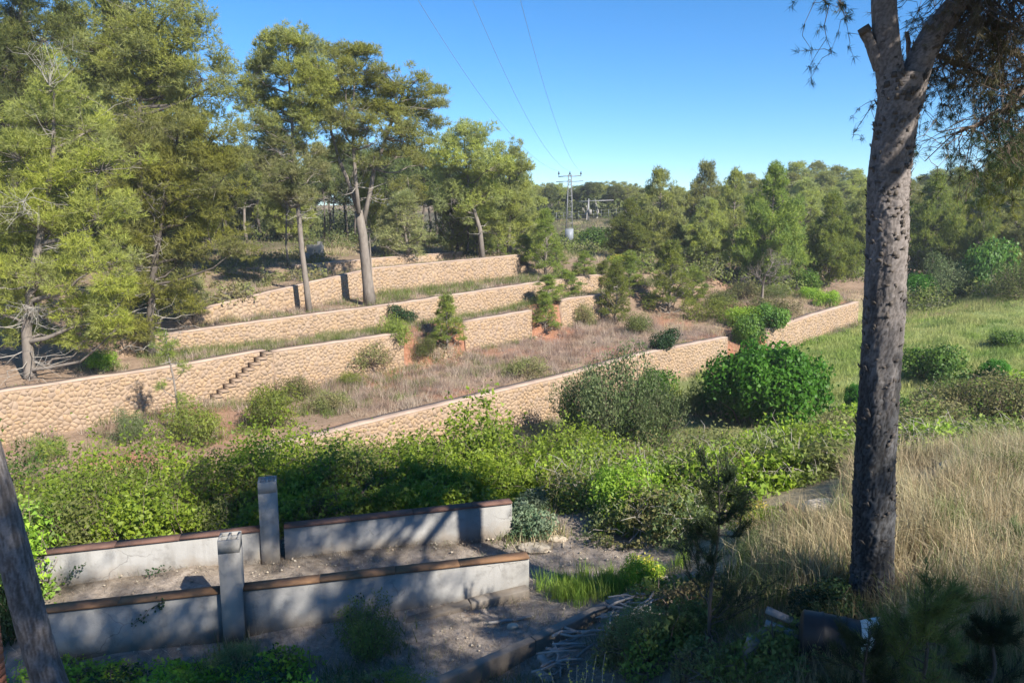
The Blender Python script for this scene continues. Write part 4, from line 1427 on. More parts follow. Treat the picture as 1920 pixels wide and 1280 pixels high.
for px, py, w, h, kind, lab in [
    (1745, 1015, 90, 60, 'grey_green', 'grey-green bush in the dry grass just right of the big trunk'),
    (1885, 905, 110, 70, 'olive_dark', 'dark bush at the right edge above the dry grass'),
    (1800, 950, 70, 40, 'scrub', 'low olive bush in the middle of the dry grass at right'),
    (1880, 1050, 80, 50, 'bramble', 'light green weed clump in the dry grass near the right edge'),
    (1560, 1045, 70, 44, 'scrub', 'brownish tuft bush in the dry grass left of the big trunk'),
    (1480, 1090, 80, 50, 'grey_green', 'grey-green tuft at the shaded lower edge of the dry grass'),
    (1390, 560, 70, 36, 'scrub', 'grey brown bush at the foot of the bare grey tree, left side'),
    (1350, 575, 80, 34, 'olive_dark', 'dark bush on the sandy slope left of the bare grey tree'),
]:
    place_bush(kind, px, py, w, h, lab)
for px, d, top, w, kind, lab in [
    (1085, 35.5, 684, 120, 'grey_green', 'grey-green shrub standing against the lowest wall left of the tall greyish shrub'),
    (1225, 41.5, 682, 90, 'mid', 'leafy green bush against the lowest wall, just left of its gap'),
    (1290, 40.0, 705, 70, 'tuft', 'yellow-green tuft between the lowest wall and the large round vivid bush'),
]:
    place_bush(kind, px, 0, w, 60, lab, d=d, top=top)
# foreground
place_bush('olive_dark', 690, 1232, 150, 130, 'dark wiry shrub leaning on the front concrete wall', name='wiry_shrub', d=9.9)
place_bush('grey_green', 440, 1275, 120, 60, 'pale feathery plant at the foot of the concrete pillar', d=9.7)
place_bush('bramble', 300, 1300, 260, 80, 'sun-flecked bramble bush at the bottom edge left of the concrete pillar', d=8.6)
place_bush('dark', 150, 1290, 200, 120, 'dark ivy-like bush at the bottom left corner behind the leaning trunk', d=8.4)
place_bush('dark', 30, 1150, 110, 160, 'dark bush at the left edge behind the leaning trunk', d=10.5)
place_bush('grey_green', 460, 1290, 160, 70, 'shaded bush at the bottom edge under the concrete pillar', d=8.7)
place_bush('tuft', 765, 1275, 110, 60, 'spiky grey-green tuft at the bottom edge right of the wiry shrub', d=8.8)
place_bush('olive_dark', 930, 1285, 150, 60, 'shaded low shrub at the bottom edge left of the yellow flowers', d=8.0)
place_bush('grey_green', 1200, 1235, 150, 110, 'grey-green shrub in shade right of the heap of sticks', d=8.6)
place_bush('grey_green', 1410, 1060, 70, 90, 'blue-green leafy weed in front of the dry grass bank', d=9.9)
place_bush('olive_dark', 1330, 1190, 170, 90, 'dark low shrub around the foot of the sapling', d=8.4)
place_bush('dark', 1560, 1130, 160, 75, 'dark tuft of shade-grown shrub at the left foot of the big trunk', d=7.9)

# yellow flowering broom
def flowering(label, px, d, w, h, seed):
    t = place_bush('bramble', px, 0, w, h, label, name='flowering_shrub', cat='shrub', d=d)
    rng = np.random.default_rng(seed)
    b, dd = in_ball(rng, 420, 0.75)
    b[:, 2] = abs(b[:, 2]) * 1.2 + 0.12
    V, Q = leaves(rng, b * 0.95, dd, 0.10, 1.0, 0.8)
    stuff(obj('flowers', mesh_arrays('flowers', V, Q, M['yellow']), t))
flowering('yellow-flowered shrub beside the fresh green grass tuft', 1205, 10.9, 90, 70, 1)
flowering('yellow-flowered shrub in front of the sandy ledge', 1420, 11.2, 100, 66, 2)
flowering('yellow-flowered shrub far off below the pylon', 1160, 75, 50, 16, 3)

# ------------------------------------------------------------------ the bramble thicket in front of the lowest wall: one uncountable mass
def leaves3(rng, centers, normals, size, jitter=0.7, aspect=0.6):
    """one pointed triangle per leaf"""
    n = len(centers)
    nn = unit(normals + jitter * rng.normal(size=(n, 3)))
    a = unit(np.cross(nn, rng.normal(size=(n, 3))))
    b = np.cross(nn, a)
    L = size * rng.uniform(0.6, 1.35, size=(n, 1))
    V = np.stack([centers - a * L * 0.45 + b * L * aspect * .5, centers - a * L * 0.35 - b * L * aspect * .5, centers + a * L * 0.65], 1).reshape(-1, 3)
    return V, np.arange(n * 3).reshape(-1, 3)

def thicket(name, seed, mounds, n_leaf, size, mat, twigs=600, tmat='brown_twig', mix=(), ref=None):
    """mix: ((material, share, leaf size factor), ...) mounds of other plants grown through the mass"""
    rng = np.random.default_rng(seed)
    Vs, mi, n0 = [], [], 0
    mats = [(mat, 1.0 - sum(q[1] for q in mix), 1.0)] + list(mix)
    pr = np.array([q[1] for q in mats])
    pr = pr / pr.sum()
    ref = ref or np.median([m[1] for m in mounds])
    wt = np.array([m[3] * m[3] / (max(m[1], 5) / ref) ** 1.3 for m in mounds])
    tot = wt.sum()
    mb = MB()
    for (x, y, z, r, hh), w in zip(mounds, wt):
        which = rng.choice(len(mats), p=pr)
        fs = mats[which][2]
        m = int(n_leaf * w / tot / (fs ** 1.5))
        b, d = in_ball(rng, m, 0.62)
        b[:, 2] = abs(b[:, 2])
        low = rng.uniform(size=m) < 0.2
        b[low, 2] *= 0.4
        # ragged outline: shoots and hollows
        bump = 1 + 0.22 * vnoise(b[:, 0] * 4 + x * 3, b[:, 1] * 4 + b[:, 2] * 3 + y * 3, seed)[:, None] + 0.12 * vnoise(b[:, 0] * 11 + x * 7, b[:, 1] * 11 + b[:, 2] * 9, seed + 1)[:, None] + 0.07 * rng.normal(size=(m, 1))
        c = np.array([x, y, z]) + b * bump * np.array([r, r, hh])
        keep = vnoise(c[:, 0] * 2.6, c[:, 1] * 2.6 + c[:, 2] * 2.2, seed + 5) > -0.52
        c = c[keep]
        nrm = d[keep] * np.array([1, 1, 0.6]) + np.array([0, 0, 0.5])
        sz = size * fs * (max(y, 5) / ref) ** 0.65 * rng.uniform(0.85, 1.2)
        V, Q = leaves3(rng, c, nrm, sz, 0.85, 0.8)
        Vs.append(V)
        mi.append(np.full(len(c), which))
        for _ in range(max(2, int(twigs * w / tot))):
            a = unit(rng.normal(size=3))
            a[2] = abs(a[2])
            s = np.array([x, y, z]) + np.array([rng.normal() * r * .3, rng.normal() * r * .3, 0])
            e = np.array([x, y, z]) + a * np.array([r, r, hh]) * rng.uniform(0.9, 1.25)
            mb.tube(curve_path(rng, s, e, 5, -0.25, 0.05), [0.012, 0.010, 0.008, 0.006, 0.003], 3, cap=False)
    V = np.concatenate(Vs)
    me = mesh_arrays(name, V, np.arange(len(V)).reshape(-1, 3), M[mat])
    for q in mats[1:]:
        me.materials.append(M[q[0]])
    if len(mats) > 1 and len(me.polygons) == len(V) // 3:
        me.polygons.foreach_set('material_index', np.concatenate(mi).astype(np.int32))
    o = stuff(obj(name, me))
    stuff(obj('stems', mb.mesh('stems', M[tmat]), o))
    return o

rng = np.random.default_rng(9)
def mounds_along(pts, n, w, r, h, hj=0.25):
    """pts: photo-column / distance line; scattered over a band of width w"""
    out = []
    pts = np.array(pts, float)
    t = np.linspace(0, 1, len(pts))
    for i in range(n):
        f = (i + rng.uniform(0, 1)) / n
        px = np.interp(f, t, pts[:, 0])
        d = np.interp(f, t, pts[:, 1]) + rng.uniform(-.5, .5) * w
        p = at(px, d)
        k = rng.uniform(0.8, 1.2)
        out.append((p[0], p[1], p[2] - 0.1, r * k, h * k * (1 + rng.uniform(-hj, hj))))
    return out
mo = mounds_along([(60, 12.9), (500, 13.8), (930, 15.0)], 26, 0.3, 0.6, 0.85)
mo += mounds_along([(60, 14.9), (500, 15.2), (930, 16.2)], 22, 0.6, 0.95, 1.0)
mo += mounds_along([(60, 16.2), (300, 16.0), (560, 16.2), (800, 16.8), (1000, 17.4)], 24, 1.6, 1.25, 1.35)
mo += mounds_along([(20, 19), (300, 19), (600, 19), (900, 20), (1100, 20.5)], 26, 2.0, 1.5, 2.3)
mo += mounds_along([(0, 21.8), (300, 21.8), (560, 22)], 13, 1.8, 1.5, 2.1)
mo += mounds_along([(560, 22), (650, 22.5), (900, 24), (1150, 25)], 15, 2.2, 1.6, 2.35)
mo += mounds_along([(640, 26), (800, 27), (1000, 29), (1150, 31)], 14, 2.0, 1.4, 1.6)
thicket('bramble_thicket', 21, mo, 340000, 0.083, 'bramble', 1700, mix=(('scrub_green', .16, .8), ('mid_leaf', .12, 1.1), ('scrub', .10, .75)))
mo = mounds_along([(1400, 14.2), (1500, 14.6), (1600, 15.2)], 12, 1.4, 0.9, 0.75)
mo += mounds_along([(1400, 17), (1540, 17.5), (1620, 18.5)], 12, 1.4, 1.1, 1.1)
mo += mounds_along([(1160, 33), (1230, 37), (1290, 42)], 9, 2.0, 1.1, 0.8)
mo += mounds_along([(1150, 13.6), (1240, 13.2), (1330, 12.8)], 9, 1.0, 0.7, 0.75)
mo += mounds_along([(1110, 15.3), (1250, 15), (1400, 14.6)], 12, 0.9, 0.9, 1.1)
mo += mounds_along([(1010, 17.2), (1120, 17.2), (1260, 17.5), (1420, 18.5)], 16, 2.2, 1.15, 1.5)
mo += mounds_along([(1080, 21.5), (1250, 22), (1420, 23), (1540, 24)], 18, 3.0, 1.4, 1.6)
mo += mounds_along([(1180, 26.5), (1330, 27), (1500, 28), (1600, 29)], 16, 3.0, 1.4, 1.1)
thicket('scrub_thicket', 22, mo, 160000, 0.088, 'scrub_green', 1900, 'twig', mix=(('bramble', .30, 1.1), ('scrub', .24, .8), ('grey_green', .10, .8)))
mo = mounds_along([(1700, 17), (1800, 17.5), (1950, 18)], 12, 1.6, 1.0, 0.9)
mo += mounds_along([(1690, 22), (1800, 22), (1930, 22)], 12, 4, 1.3, 1.2)
mo += mounds_along([(1650, 29), (1800, 30), (1940, 30)], 14, 5, 1.5, 1.3)
mo += mounds_along([(1600, 36), (1780, 37), (1940, 38)], 10, 3, 1.4, 1.0)
thicket('olive_thicket', 23, mo, 78000, 0.108, 'scrub_green', 1400, 'twig', mix=(('bramble', .22, 1.2), ('scrub', .28, .8), ('mid_leaf', .14, 1.2)))

# shaded undergrowth between the trunks of the woods
def under_mounds(n, pxr, dr, r, h):
    out = []
    for _ in range(n):
        px = rng.uniform(*pxr)
        p = at(px, rng.uniform(*dr))
        k = rng.uniform(0.6, 1.4)
        out.append((p[0], p[1], p[2] - 0.1, r * k, h * k))
    return out
mo = under_mounds(60, (300, 1000), (66, 105), 1.6, 1.6) + under_mounds(60, (480, 1000), (96, 125), 2.4, 3.0) + under_mounds(34, (540, 740), (116, 134), 3.0, 4.2) + under_mounds(26, (-60, 330), (50, 75), 1.4, 1.6)
thicket('wood_undergrowth', 24, mo, 44000, 0.26, 'pine_dark', 900, 'brown_twig')
mo = under_mounds(46, (250, 600), (44, 62), 0.8, 0.75) + under_mounds(20, (20, 280), (36, 50), 0.7, 0.6)
thicket('shaded_shrubs', 28, mo, 14000, 0.16, 'scrub', 900, 'twig')
mo = under_mounds(46, (1180, 1640), (66, 100), 1.7, 1.7) + under_mounds(40, (1650, 1960), (64, 95), 1.8, 1.9) + under_mounds(26, (1000, 1200), (88, 125), 1.5, 1.4)
thicket('wood_edge_undergrowth', 25, mo, 42000, 0.26, 'scrub_green', 1200, 'twig')

mo = mounds_along([(60, 9.6), (250, 9.4), (420, 9.3), (560, 9.5)], 20, 0.6, 0.5, 0.42)
mo += mounds_along([(40, 8.6), (250, 8.5), (420, 8.4), (620, 8.6)], 20, 0.5, 0.5, 0.5)
mo += mounds_along([(10, 11.2), (30, 12.6), (10, 14)], 8, 0.8, 0.8, 1.1)
thicket('shade_brambles', 26, mo, 46000, 0.055, 'bramble', 600, mix=(('dark_leaf', .3, 1.1), ('scrub_green', .2, .8)))
mo = mounds_along([(640, 9.2), (760, 8.3), (900, 7.6)], 9, 0.5, 0.34, 0.4)
mo += mounds_along([(1150, 8.5), (1300, 8.0), (1450, 7.6), (1600, 7.3)], 14, 0.9, 0.42, 0.42)
mo += mounds_along([(1240, 9.8), (1330, 9.4), (1420, 9.2)], 8, 0.8, 0.4, 0.4)
mo += mounds_along([(900, 7.2), (1200, 7.0), (1500, 6.8)], 10, 0.6, 0.35, 0.3)
thicket('shade_scrub', 27, mo, 44000, 0.05, 'scrub_green', 900, mix=(('grey_green', .3, .8), ('scrub', .25, .7)))

# ground behind the pylon: low dark wood margin
mo = under_mounds(50, (975, 1210), (143, 158), 3.0, 3.2)
thicket('distant_wood_margin', 29, mo, 9000, 0.75, 'pine_dark', 60, 'twig')
# ------------------------------------------------------------------ grasses (uncountable)
def blades(name, seed, x, y, h, w, lean, cols, clump_dir=None, z=None, simple=False):
    """x,y: base positions; h,w,lean per blade; cols (n,3)"""
    rng = np.random.default_rng(seed)
    n = len(x)
    if z is None:
        z = H(x, y)
    az = rng.uniform(0, 2 * math.pi, n)
    ld = np.stack([np.cos(az), np.sin(az), np.zeros(n)], 1)
    if clump_dir is not None:
        ld = ld * 0.75 + clump_dir
    base = np.stack([x, y, z - 0.03], 1)
    hh = h[:, None]
    l = lean[:, None]
    mid = base + np.array([0, 0, 1.0]) * hh * 0.55 + ld * hh * l * 0.25
    tip = base + np.array([0, 0, 1.0]) * hh * np.sqrt(np.clip(1 - (l * 0.8) ** 2, 0.05, 1)) + ld * hh * l * 0.9
    a2 = rng.uniform(0, 2 * math.pi, n)
    sd = np.stack([np.cos(a2), np.sin(a2), np.zeros(n)], 1) * (w[:, None] / 2)
    if simple:
        V = np.stack([base - sd, base + sd, tip], 1).reshape(-1, 3)
        return stuff(obj(name, mesh_arrays(name, V, np.arange(n * 3).reshape(-1, 3), M['blades'], col=np.repeat(cols, 3, 0))))
    V = np.stack([base - sd, base + sd, mid - sd * 0.8, mid + sd * 0.8, tip], 1).reshape(-1, 3)
    i = np.arange(n)[:, None] * 5
    Q = i + np.array([[0, 1, 3, 2]])
    T = i + np.array([[2, 3, 4]])
    col = np.repeat(cols, 5, 0)
    return stuff(obj(name, mesh_arrays(name, V, [T, Q], M['blades'], col=col)))

def pal(rng, n, cs, w=None):
    cs = np.array(cs)
    k = rng.choice(len(cs), n, p=w)
    return cs[k] * rng.uniform(0.85, 1.15, size=(n, 1))

def clumpy(rng, n_clump, region, per, r):
    """clump centres from region() -> blade bases with clump ids"""
    cx, cy = region(n_clump)
    k = np.repeat(np.arange(len(cx)), per)
    x = cx[k] + rng.normal(size=len(k)) * r
    y = cy[k] + rng.normal(size=len(k)) * r
    return x, y, k

def terrace_region(i, j, s0, s1, f0=0.05, f1=0.95, rng=None):
    def f(n):
        s = rng.uniform(s0, s1, n)
        na, nb = np.interp(s, *WALLS[i]['n']), (np.interp(s, *WALLS[j]['n']) if j is not None else np.interp(s, *WALLS[i]['n']) + 14)
        q = rng.uniform(f0, f1, n)
        nn = na + 0.35 + (nb - na - 0.8) * q
        return sn2xy(s, nn)
    return f

rng = np.random.default_rng(50)
GREY = [(0.33, 0.255, 0.21), (0.28, 0.22, 0.19), (0.36, 0.29, 0.22), (0.24, 0.165, 0.125), (0.40, 0.33, 0.26)]
DRY = [(0.38, 0.31, 0.19), (0.44, 0.37, 0.23), (0.33, 0.25, 0.15), (0.28, 0.25, 0.13)]
GREEN = [(0.14, 0.17, 0.05), (0.10, 0.14, 0.03), (0.17, 0.18, 0.07)]

def brush(name, seed, n_clump, per, region, r, hmean, w, cs, wts=None, lean=(0.1, 1.0), simple=True):
    rg = np.random.default_rng(seed)
    x, y, k = clumpy(rg, n_clump, region, per, r)
    nc = k.max() + 1
    ch = hmean * rg.uniform(0.55, 1.35, nc)
    n = len(x)
    h = ch[k] * rg.uniform(0.5, 1.1, n)
    cc = pal(rg, nc, cs, wts)
    return blades(name, seed + 1, x, y, h, np.full(n, w) * rg.uniform(0.7, 1.3, n), rg.uniform(lean[0], lean[1], n), cc[k], simple=simple)

# terrace between the lowest and the stepped wall: dry pinkish-grey brush
brush('dry_brush', 51, 620, 46, terrace_region(0, 1, 17, 47, 0.06, 0.97, rng), 0.20, 0.62, 0.018, GREY)
brush('dry_brush', 52, 150, 40, terrace_region(0, 1, 2, 17, 0.3, 0.97, rng), 0.2, 0.6, 0.018, GREY + GREEN)
brush('green_undergrowth', 53, 130, 44, terrace_region(0, 1, 10, 30, 0.25, 0.95, rng), 0.24, 0.5, 0.024, GREEN)
brush('dry_grass', 54, 400, 34, terrace_region(0, 1, 45, 72, 0.03, 0.97, rng), 0.26, 0.55, 0.024, GREY[:3] + DRY)
# terrace between stepped wall and the third
brush('green_undergrowth', 55, 190, 40, terrace_region(1, 2, 12, 26, 0.1, 0.95, rng), 0.22, 0.48, 0.024, GREEN + DRY[3:])
brush('dry_brush', 56, 170, 40, terrace_region(1, 2, 12, 47, 0.05, 0.5, rng), 0.2, 0.4, 0.02, GREY)
brush('green_undergrowth', 57, 190, 40, terrace_region(1, 2, 26, 60, 0.35, 0.98, rng), 0.26, 0.6, 0.026, GREEN)
# third to fourth, fourth to fifth, and above
brush('dry_brush', 58, 200, 40, terrace_region(2, 3, 16, 50, 0.05, 0.95, rng), 0.22, 0.45, 0.026, GREY + GREEN)
brush('green_undergrowth', 59, 130, 40, terrace_region(2, 3, 27, 62, 0.15, 0.95, rng), 0.28, 0.7, 0.03, GREEN)
brush('dry_grass', 60, 240, 34, terrace_region(3, 4, 16, 70, 0.05, 0.95, rng), 0.3, 0.5, 0.03, DRY + GREEN + GREY)
brush('dry_grass', 61, 420, 30, terrace_region(4, None, 14, 95, 0.02, 0.98, rng), 0.4, 0.6, 0.04, DRY + GREEN)
brush('green_undergrowth', 62, 300, 36, terrace_region(4, None, 55, 120, 0.02, 3.0, rng), 0.5, 0.9, 0.05, GREEN)

brush('dry_grass', 66, 260, 30, terrace_region(1, 2, 46, 82, 0.02, 0.98, rng), 0.3, 0.6, 0.03, GREY + DRY + GREEN)
brush('dry_grass', 68, 220, 30, terrace_region(2, 3, 48, 84, 0.02, 0.98, rng), 0.3, 0.6, 0.03, DRY + GREEN)
def forest_floor(n):
    s = rng.uniform(10, 105, n)
    return sn2xy(s, np.interp(s, *WALLS[4]['n']) + rng.uniform(6, 48, n))
brush('forest_floor_grass', 120, 700, 30, forest_floor, 0.6, 0.6, 0.05, DRY + GREEN + [(0.13, 0.11, 0.06)])
# green meadow at the right
def meadow_region(n):
    x = rng.uniform(12, 62, n * 3)
    y = rng.uniform(36, 72, n * 3)
    nn = x * NV[0] + y * NV[1]
    s = x * TV[0] + y * TV[1]
    ok = (nn < np.interp(s, *WALLS[0]['n']) - 0.5) & (x * 1.0 < y * 0.80) & (y < 63 + 0.1 * x)
    return x[ok][:n], y[ok][:n]
MEAD = [(0.20, 0.28, 0.06), (0.24, 0.31, 0.08), (0.165, 0.25, 0.05), (0.25, 0.26, 0.09), (0.33, 0.30, 0.14)]
_rg = np.random.default_rng(63)
_x, _y, _k = clumpy(_rg, 4300, meadow_region, 20, 0.33)
_nz = 0.5 + 0.5 * vnoise(_x / 2.6, _y / 2.6, 71) + 0.3 * vnoise(_x / 0.8, _y / 0.8, 72)
_c = np.array([0.215, 0.300, 0.065]) * (1 - np.clip(_nz, 0, 1)[:, None]) + np.array([0.34, 0.35, 0.13]) * np.clip(_nz, 0, 1)[:, None]
_dk = vnoise(_x / 1.7, _y / 1.7, 73) > 0.45
_c[_dk] *= np.array([0.62, 0.75, 0.6])
blades('meadow_grass', 64, _x, _y, 0.4 * (0.6 + 0.8 * np.clip(0.5 + vnoise(_x / 1.9, _y / 1.9, 74), 0, 1)) * _rg.uniform(.5, 1.2, len(_x)), np.full(len(_x), 0.036), _rg.uniform(.1, .8, len(_x)), _c * _rg.uniform(.85, 1.15, size=(len(_x), 1)), simple=True)
# grass strip beyond the meadow, at the wood edge
def edge_region(n):
    x = rng.uniform(22, 60, n)
    return x, rng.uniform(60, 68, n)
brush('dry_grass', 64, 260, 26, edge_region, 0.3, 0.6, 0.035, DRY + GREEN)

# dry grass on the near bank at the right
def bank_region(n):
    px = rng.uniform(1380, 1990, n * 2)
    d = rng.uniform(7.2, 15.5, n * 2)
    depth = d * math.cos(PITCH) + 4.5 * math.sin(PITCH)
    x = (px - 960) / F * depth
    ok = (px > 1400 + (d - 8.5) * 8) & ~((px < 1600) & (d > 10.9) & (d < 12.6)) & ~((px < 1690) & (d < 8.6)) & ~((px < 1600) & (d > 12.6)) & (vnoise(px / 60, d / 0.9, 8) > -0.45)
    return x[ok][:n], d[ok][:n]
STRAW = [(0.40, 0.33, 0.20), (0.46, 0.39, 0.26), (0.32, 0.25, 0.15), (0.38, 0.345, 0.21), (0.20, 0.24, 0.09)]
def bank(name, seed, n_clump, per, region, r, hm, w, cs, wts, wind, simple=False):
    rg = np.random.default_rng(seed)
    x, y, k = clumpy(rg, n_clump, region, per, r)
    nc = k.max() + 1
    n = len(x)
    h = (hm * rg.uniform(0.5, 1.3, nc))[k] * rg.uniform(0.45, 1.15, n)
    cc = pal(rg, nc, cs, wts)[k] * rg.uniform(0.8, 1.2, size=(n, 1))
    ca = rg.uniform(0, 6.28, nc)
    cd = np.stack([np.cos(ca), np.sin(ca), np.zeros(nc)], 1) * 0.45 + np.array(wind)
    return blades(name, seed + 1, x, y, h, np.full(n, w) * rg.uniform(0.6, 1.4, n), rg.uniform(0.1, 1.0, n), cc, cd[k], simple=simple)
bank('dry_grass', 70, 900, 52, bank_region, 0.13, 0.68, 0.0085, STRAW, [.30, .22, .18, .14, .16], (-0.25, 0, 0))
# shaded long grass around the trunk foot and bottom right corner
def corner_region(n):
    px = rng.uniform(1350, 1990, n)
    d = rng.uniform(5.2, 8.2, n)
    depth = d * math.cos(PITCH) + 4.5 * math.sin(PITCH)
    return (px - 960) / F * depth, d
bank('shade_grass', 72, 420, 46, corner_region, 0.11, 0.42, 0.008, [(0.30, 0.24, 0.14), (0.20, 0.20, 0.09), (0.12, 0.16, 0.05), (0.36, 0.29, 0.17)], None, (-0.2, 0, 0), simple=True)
# fresh green grass tuft by the path
def tuft_region(n):
    q = rng.normal(size=(n, 2))
    c = P(1120, 1100, 11.2)
    return c[0] + q[:, 0] * 0.42, c[1] + q[:, 1] * 0.22
brush('fresh_grass', 74, 60, 60, tuft_region, 0.07, 0.36, 0.008, [(0.22, 0.33, 0.05), (0.28, 0.36, 0.07), (0.17, 0.28, 0.04)], None, (0.05, 0.6), simple=False)
# scattered dry stems on the path, on the footing strip and below the walls
def path_region(n):
    return rng.uniform(-4, 2.2, n), rng.uniform(8.6, 10.9, n)
brush('dry_stems', 76, 300, 22, path_region, 0.2, 0.16, 0.007, [(0.36, 0.30, 0.24), (0.28, 0.23, 0.18), (0.20, 0.20, 0.10)])
def plat_region(n):
    return rng.uniform(-7, 2.5, n), rng.uniform(11.9, 15, n)
brush('dry_stems', 78, 240, 18, plat_region, 0.2, 0.13, 0.007, [(0.36, 0.30, 0.24), (0.28, 0.23, 0.18), (0.16, 0.18, 0.08)])
def under_region(n):
    return rng.uniform(-7, 4, n), rng.uniform(6.2, 9.4, n)
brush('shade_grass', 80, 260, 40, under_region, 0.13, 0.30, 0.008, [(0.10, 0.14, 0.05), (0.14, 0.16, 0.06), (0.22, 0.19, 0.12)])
# flattened grass and light weeds between the thickets
def valley_region(n):
    px = rng.uniform(1050, 1950, n)
    d = rng.uniform(15.5, 36, n)
    return (px - 960) / F * d * 1.02, d
brush('rough_grass', 82, 900, 30, valley_region, 0.25, 0.5, 0.016, [(0.17, 0.22, 0.05), (0.22, 0.24, 0.08), (0.30, 0.26, 0.14), (0.14, 0.19, 0.04)])

# pebbles and clods on the bare strips
def pebbles(name, seed, n, region, smin, smax, mat):
    rg = np.random.default_rng(seed)
    x, y = region(n)
    z = H(x, y)
    n = len(x)
    oc = np.array([[1, 0, 0], [-1, 0, 0], [0, 1, 0], [0, -1, 0], [0, 0, .7], [0, 0, -.7]], float)
    tri = np.array([[0, 2, 4], [2, 1, 4], [1, 3, 4], [3, 0, 4], [2, 0, 5], [1, 2, 5], [3, 1, 5], [0, 3, 5]])
    s = rg.uniform(smin, smax, size=(n, 1, 1)) * (0.7 + 0.6 * rg.uniform(size=(n, 6, 1)))
    a = rg.uniform(0, 6.28, n)
    ca, sa = np.cos(a)[:, None], np.sin(a)[:, None]
    v = oc[None] * s
    V = np.stack([v[:, :, 0] * ca - v[:, :, 1] * sa + x[:, None], v[:, :, 0] * sa + v[:, :, 1] * ca + y[:, None], v[:, :, 2] + z[:, None]], -1).reshape(-1, 3)
    T = (np.arange(n)[:, None, None] * 6 + tri[None]).reshape(-1, 3)
    return stuff(obj(name, mesh_arrays(name, V, T, M[mat], smooth=False)))
pebbles('pebbles', 90, 900, lambda n: (rng.uniform(-7, 2.8, n), rng.uniform(8.7, 15, n)), 0.008, 0.035, 'pale_stone')
for gs, gn, k in ((27.5, 35.6, 40), (37.9, 36.0, 20), (48, 25.4, 40)):
    pebbles('fallen_rubble', 91 + k, k, lambda n, gs=gs, gn=gn: sn2xy(gs + rng.normal(size=n) * 1.3, gn - abs(rng.normal(size=n)) * 1.0), 0.07, 0.2, 'stone')

# weeds and grass growing into the feet of the shrubs
_bp = np.array([b for b in BPOS if b[1] > 9.5])
def foot_region(n):
    k = rng.integers(len(_bp), size=n)
    a = rng.uniform(0, 6.28, n)
    rr_ = _bp[k, 2] * rng.uniform(0.7, 1.25, n)
    return _bp[k, 0] + np.cos(a) * rr_, _bp[k, 1] + np.sin(a) * rr_
brush('rough_grass', 84, 900, 26, foot_region, 0.16, 0.36, 0.018, GREEN + DRY[:2])
# tufts along the feet and tops of the rubble walls
def foot_of(i, off0, off1, s0, s1):
    def f(n):
        s = rng.uniform(s0, s1, n)
        return sn2xy(s, np.interp(s, *WALLS[i]['n']) + rng.uniform(off0, off1, n))
    return f
for k, (i, s0, s1) in enumerate([(1, 2, 47), (2, 12, 48), (3, 16, 45), (0, 28, 67)]):
    brush('wall_weeds', 100 + 3 * k, 130, 34, foot_of(i, -0.95, -0.4, s0, s1), 0.2, 0.5, 0.022, GREEN + GREY[:2] + DRY[:1])
    brush('wall_weeds', 101 + 3 * k, 70, 30, foot_of(i, 0.35, 0.8, s0, s1), 0.2, 0.35, 0.022, GREEN + GREY)
# green weeds and darker dead tufts breaking up the dry bank
bank('bank_weeds', 86, 150, 60, bank_region, 0.12, 0.38, 0.010, [(0.14, 0.19, 0.06), (0.18, 0.22, 0.09), (0.24, 0.20, 0.13), (0.17, 0.12, 0.08)], None, (0.1, 0, 0))
# brown needle litter lying flat
def litter(name, seed, n, region, L, w):
    rg = np.random.default_rng(seed)
    x, y = region(n)
    return blades(name, seed, x, y, np.full(len(x), L) * rg.uniform(.5, 1.4, len(x)), np.full(len(x), w), rg.uniform(1.08, 1.22, len(x)), pal(rg, len(x), [(0.22, 0.15, 0.10), (0.30, 0.24, 0.18), (0.16, 0.12, 0.09), (0.36, 0.31, 0.25)]), z=H(x, y) + 0.05, simple=True)
litter('needle_litter', 88, 26000, lambda n: (rng.uniform(-8, 3, n), rng.uniform(8.4, 15, n)), 0.11, 0.008)
# ------------------------------------------------------------------ rendered concrete walls with hollow-block pillars
def seg_frame(p0, p1):
    p0, p1 = np.array(p0, float), np.array(p1, float)
    t = (p1 - p0) / np.linalg.norm(p1 - p0)
    return p0, p1, t, np.array([-t[1], t[0]])

def bar(mb, a, b, w0, w1, z0, z1, nv):
    """box along a-b (2-D), from offset w0 to w1 along nv, z0..z1 given as (at a, at b)"""
    V = []
    for q, i in ((a, 0), (b, 1)):
        for w, z in ((w0, z0[i]), (w1, z0[i]), (w1, z1[i]), (w0, z1[i])):
            V.append([q[0] + nv[0] * w, q[1] + nv[1] * w, z])
    mb.add(V, None, [[0, 3, 2, 1], [4, 5, 6, 7], [0, 1, 5, 4], [1, 2, 6, 5], [2, 3, 7, 6], [3, 0, 4, 7]])

def hollow_pillar(root, O, c, t, nv, w, dpt, z0, z1):
    """rendered pillar ending in an open hollow block"""
    R = np.array([[t[0], nv[0], 0], [t[1], nv[1], 0], [0, 0, 1]])
    mb = MB()
    mb.box(np.array([c[0], c[1], (z0 + z1 - 0.2) / 2]) - O, (w, dpt, z1 - 0.2 - z0), R)
    pil = obj('pillar', mb.mesh('pillar', M['block']), root)
    mb = MB()
    th = 0.035
    zc = z1 - 0.1
    def bb(dx, dy, sx, sy):
        q = R @ np.array([dx, dy, 0])
        mb.box(np.array([c[0] + q[0], c[1] + q[1], zc + 0.001]) - O, (sx, sy, 0.2), R)
    for sgn in (-1, 1):
        bb(0, sgn * (dpt / 2 - th / 2), w, th)
        bb(sgn * (w / 2 - th / 2), 0, th, dpt - 2 * th - 0.002)
    bb(0, 0, th, dpt - 2 * th - 0.002)
    for sgn in (-1, 1):
        bb(sgn * (w / 4 - th / 8), 0, w / 2 - th * 1.3, th)
    obj('hollow_block', mb.mesh('hollow_block', M['block']), pil)

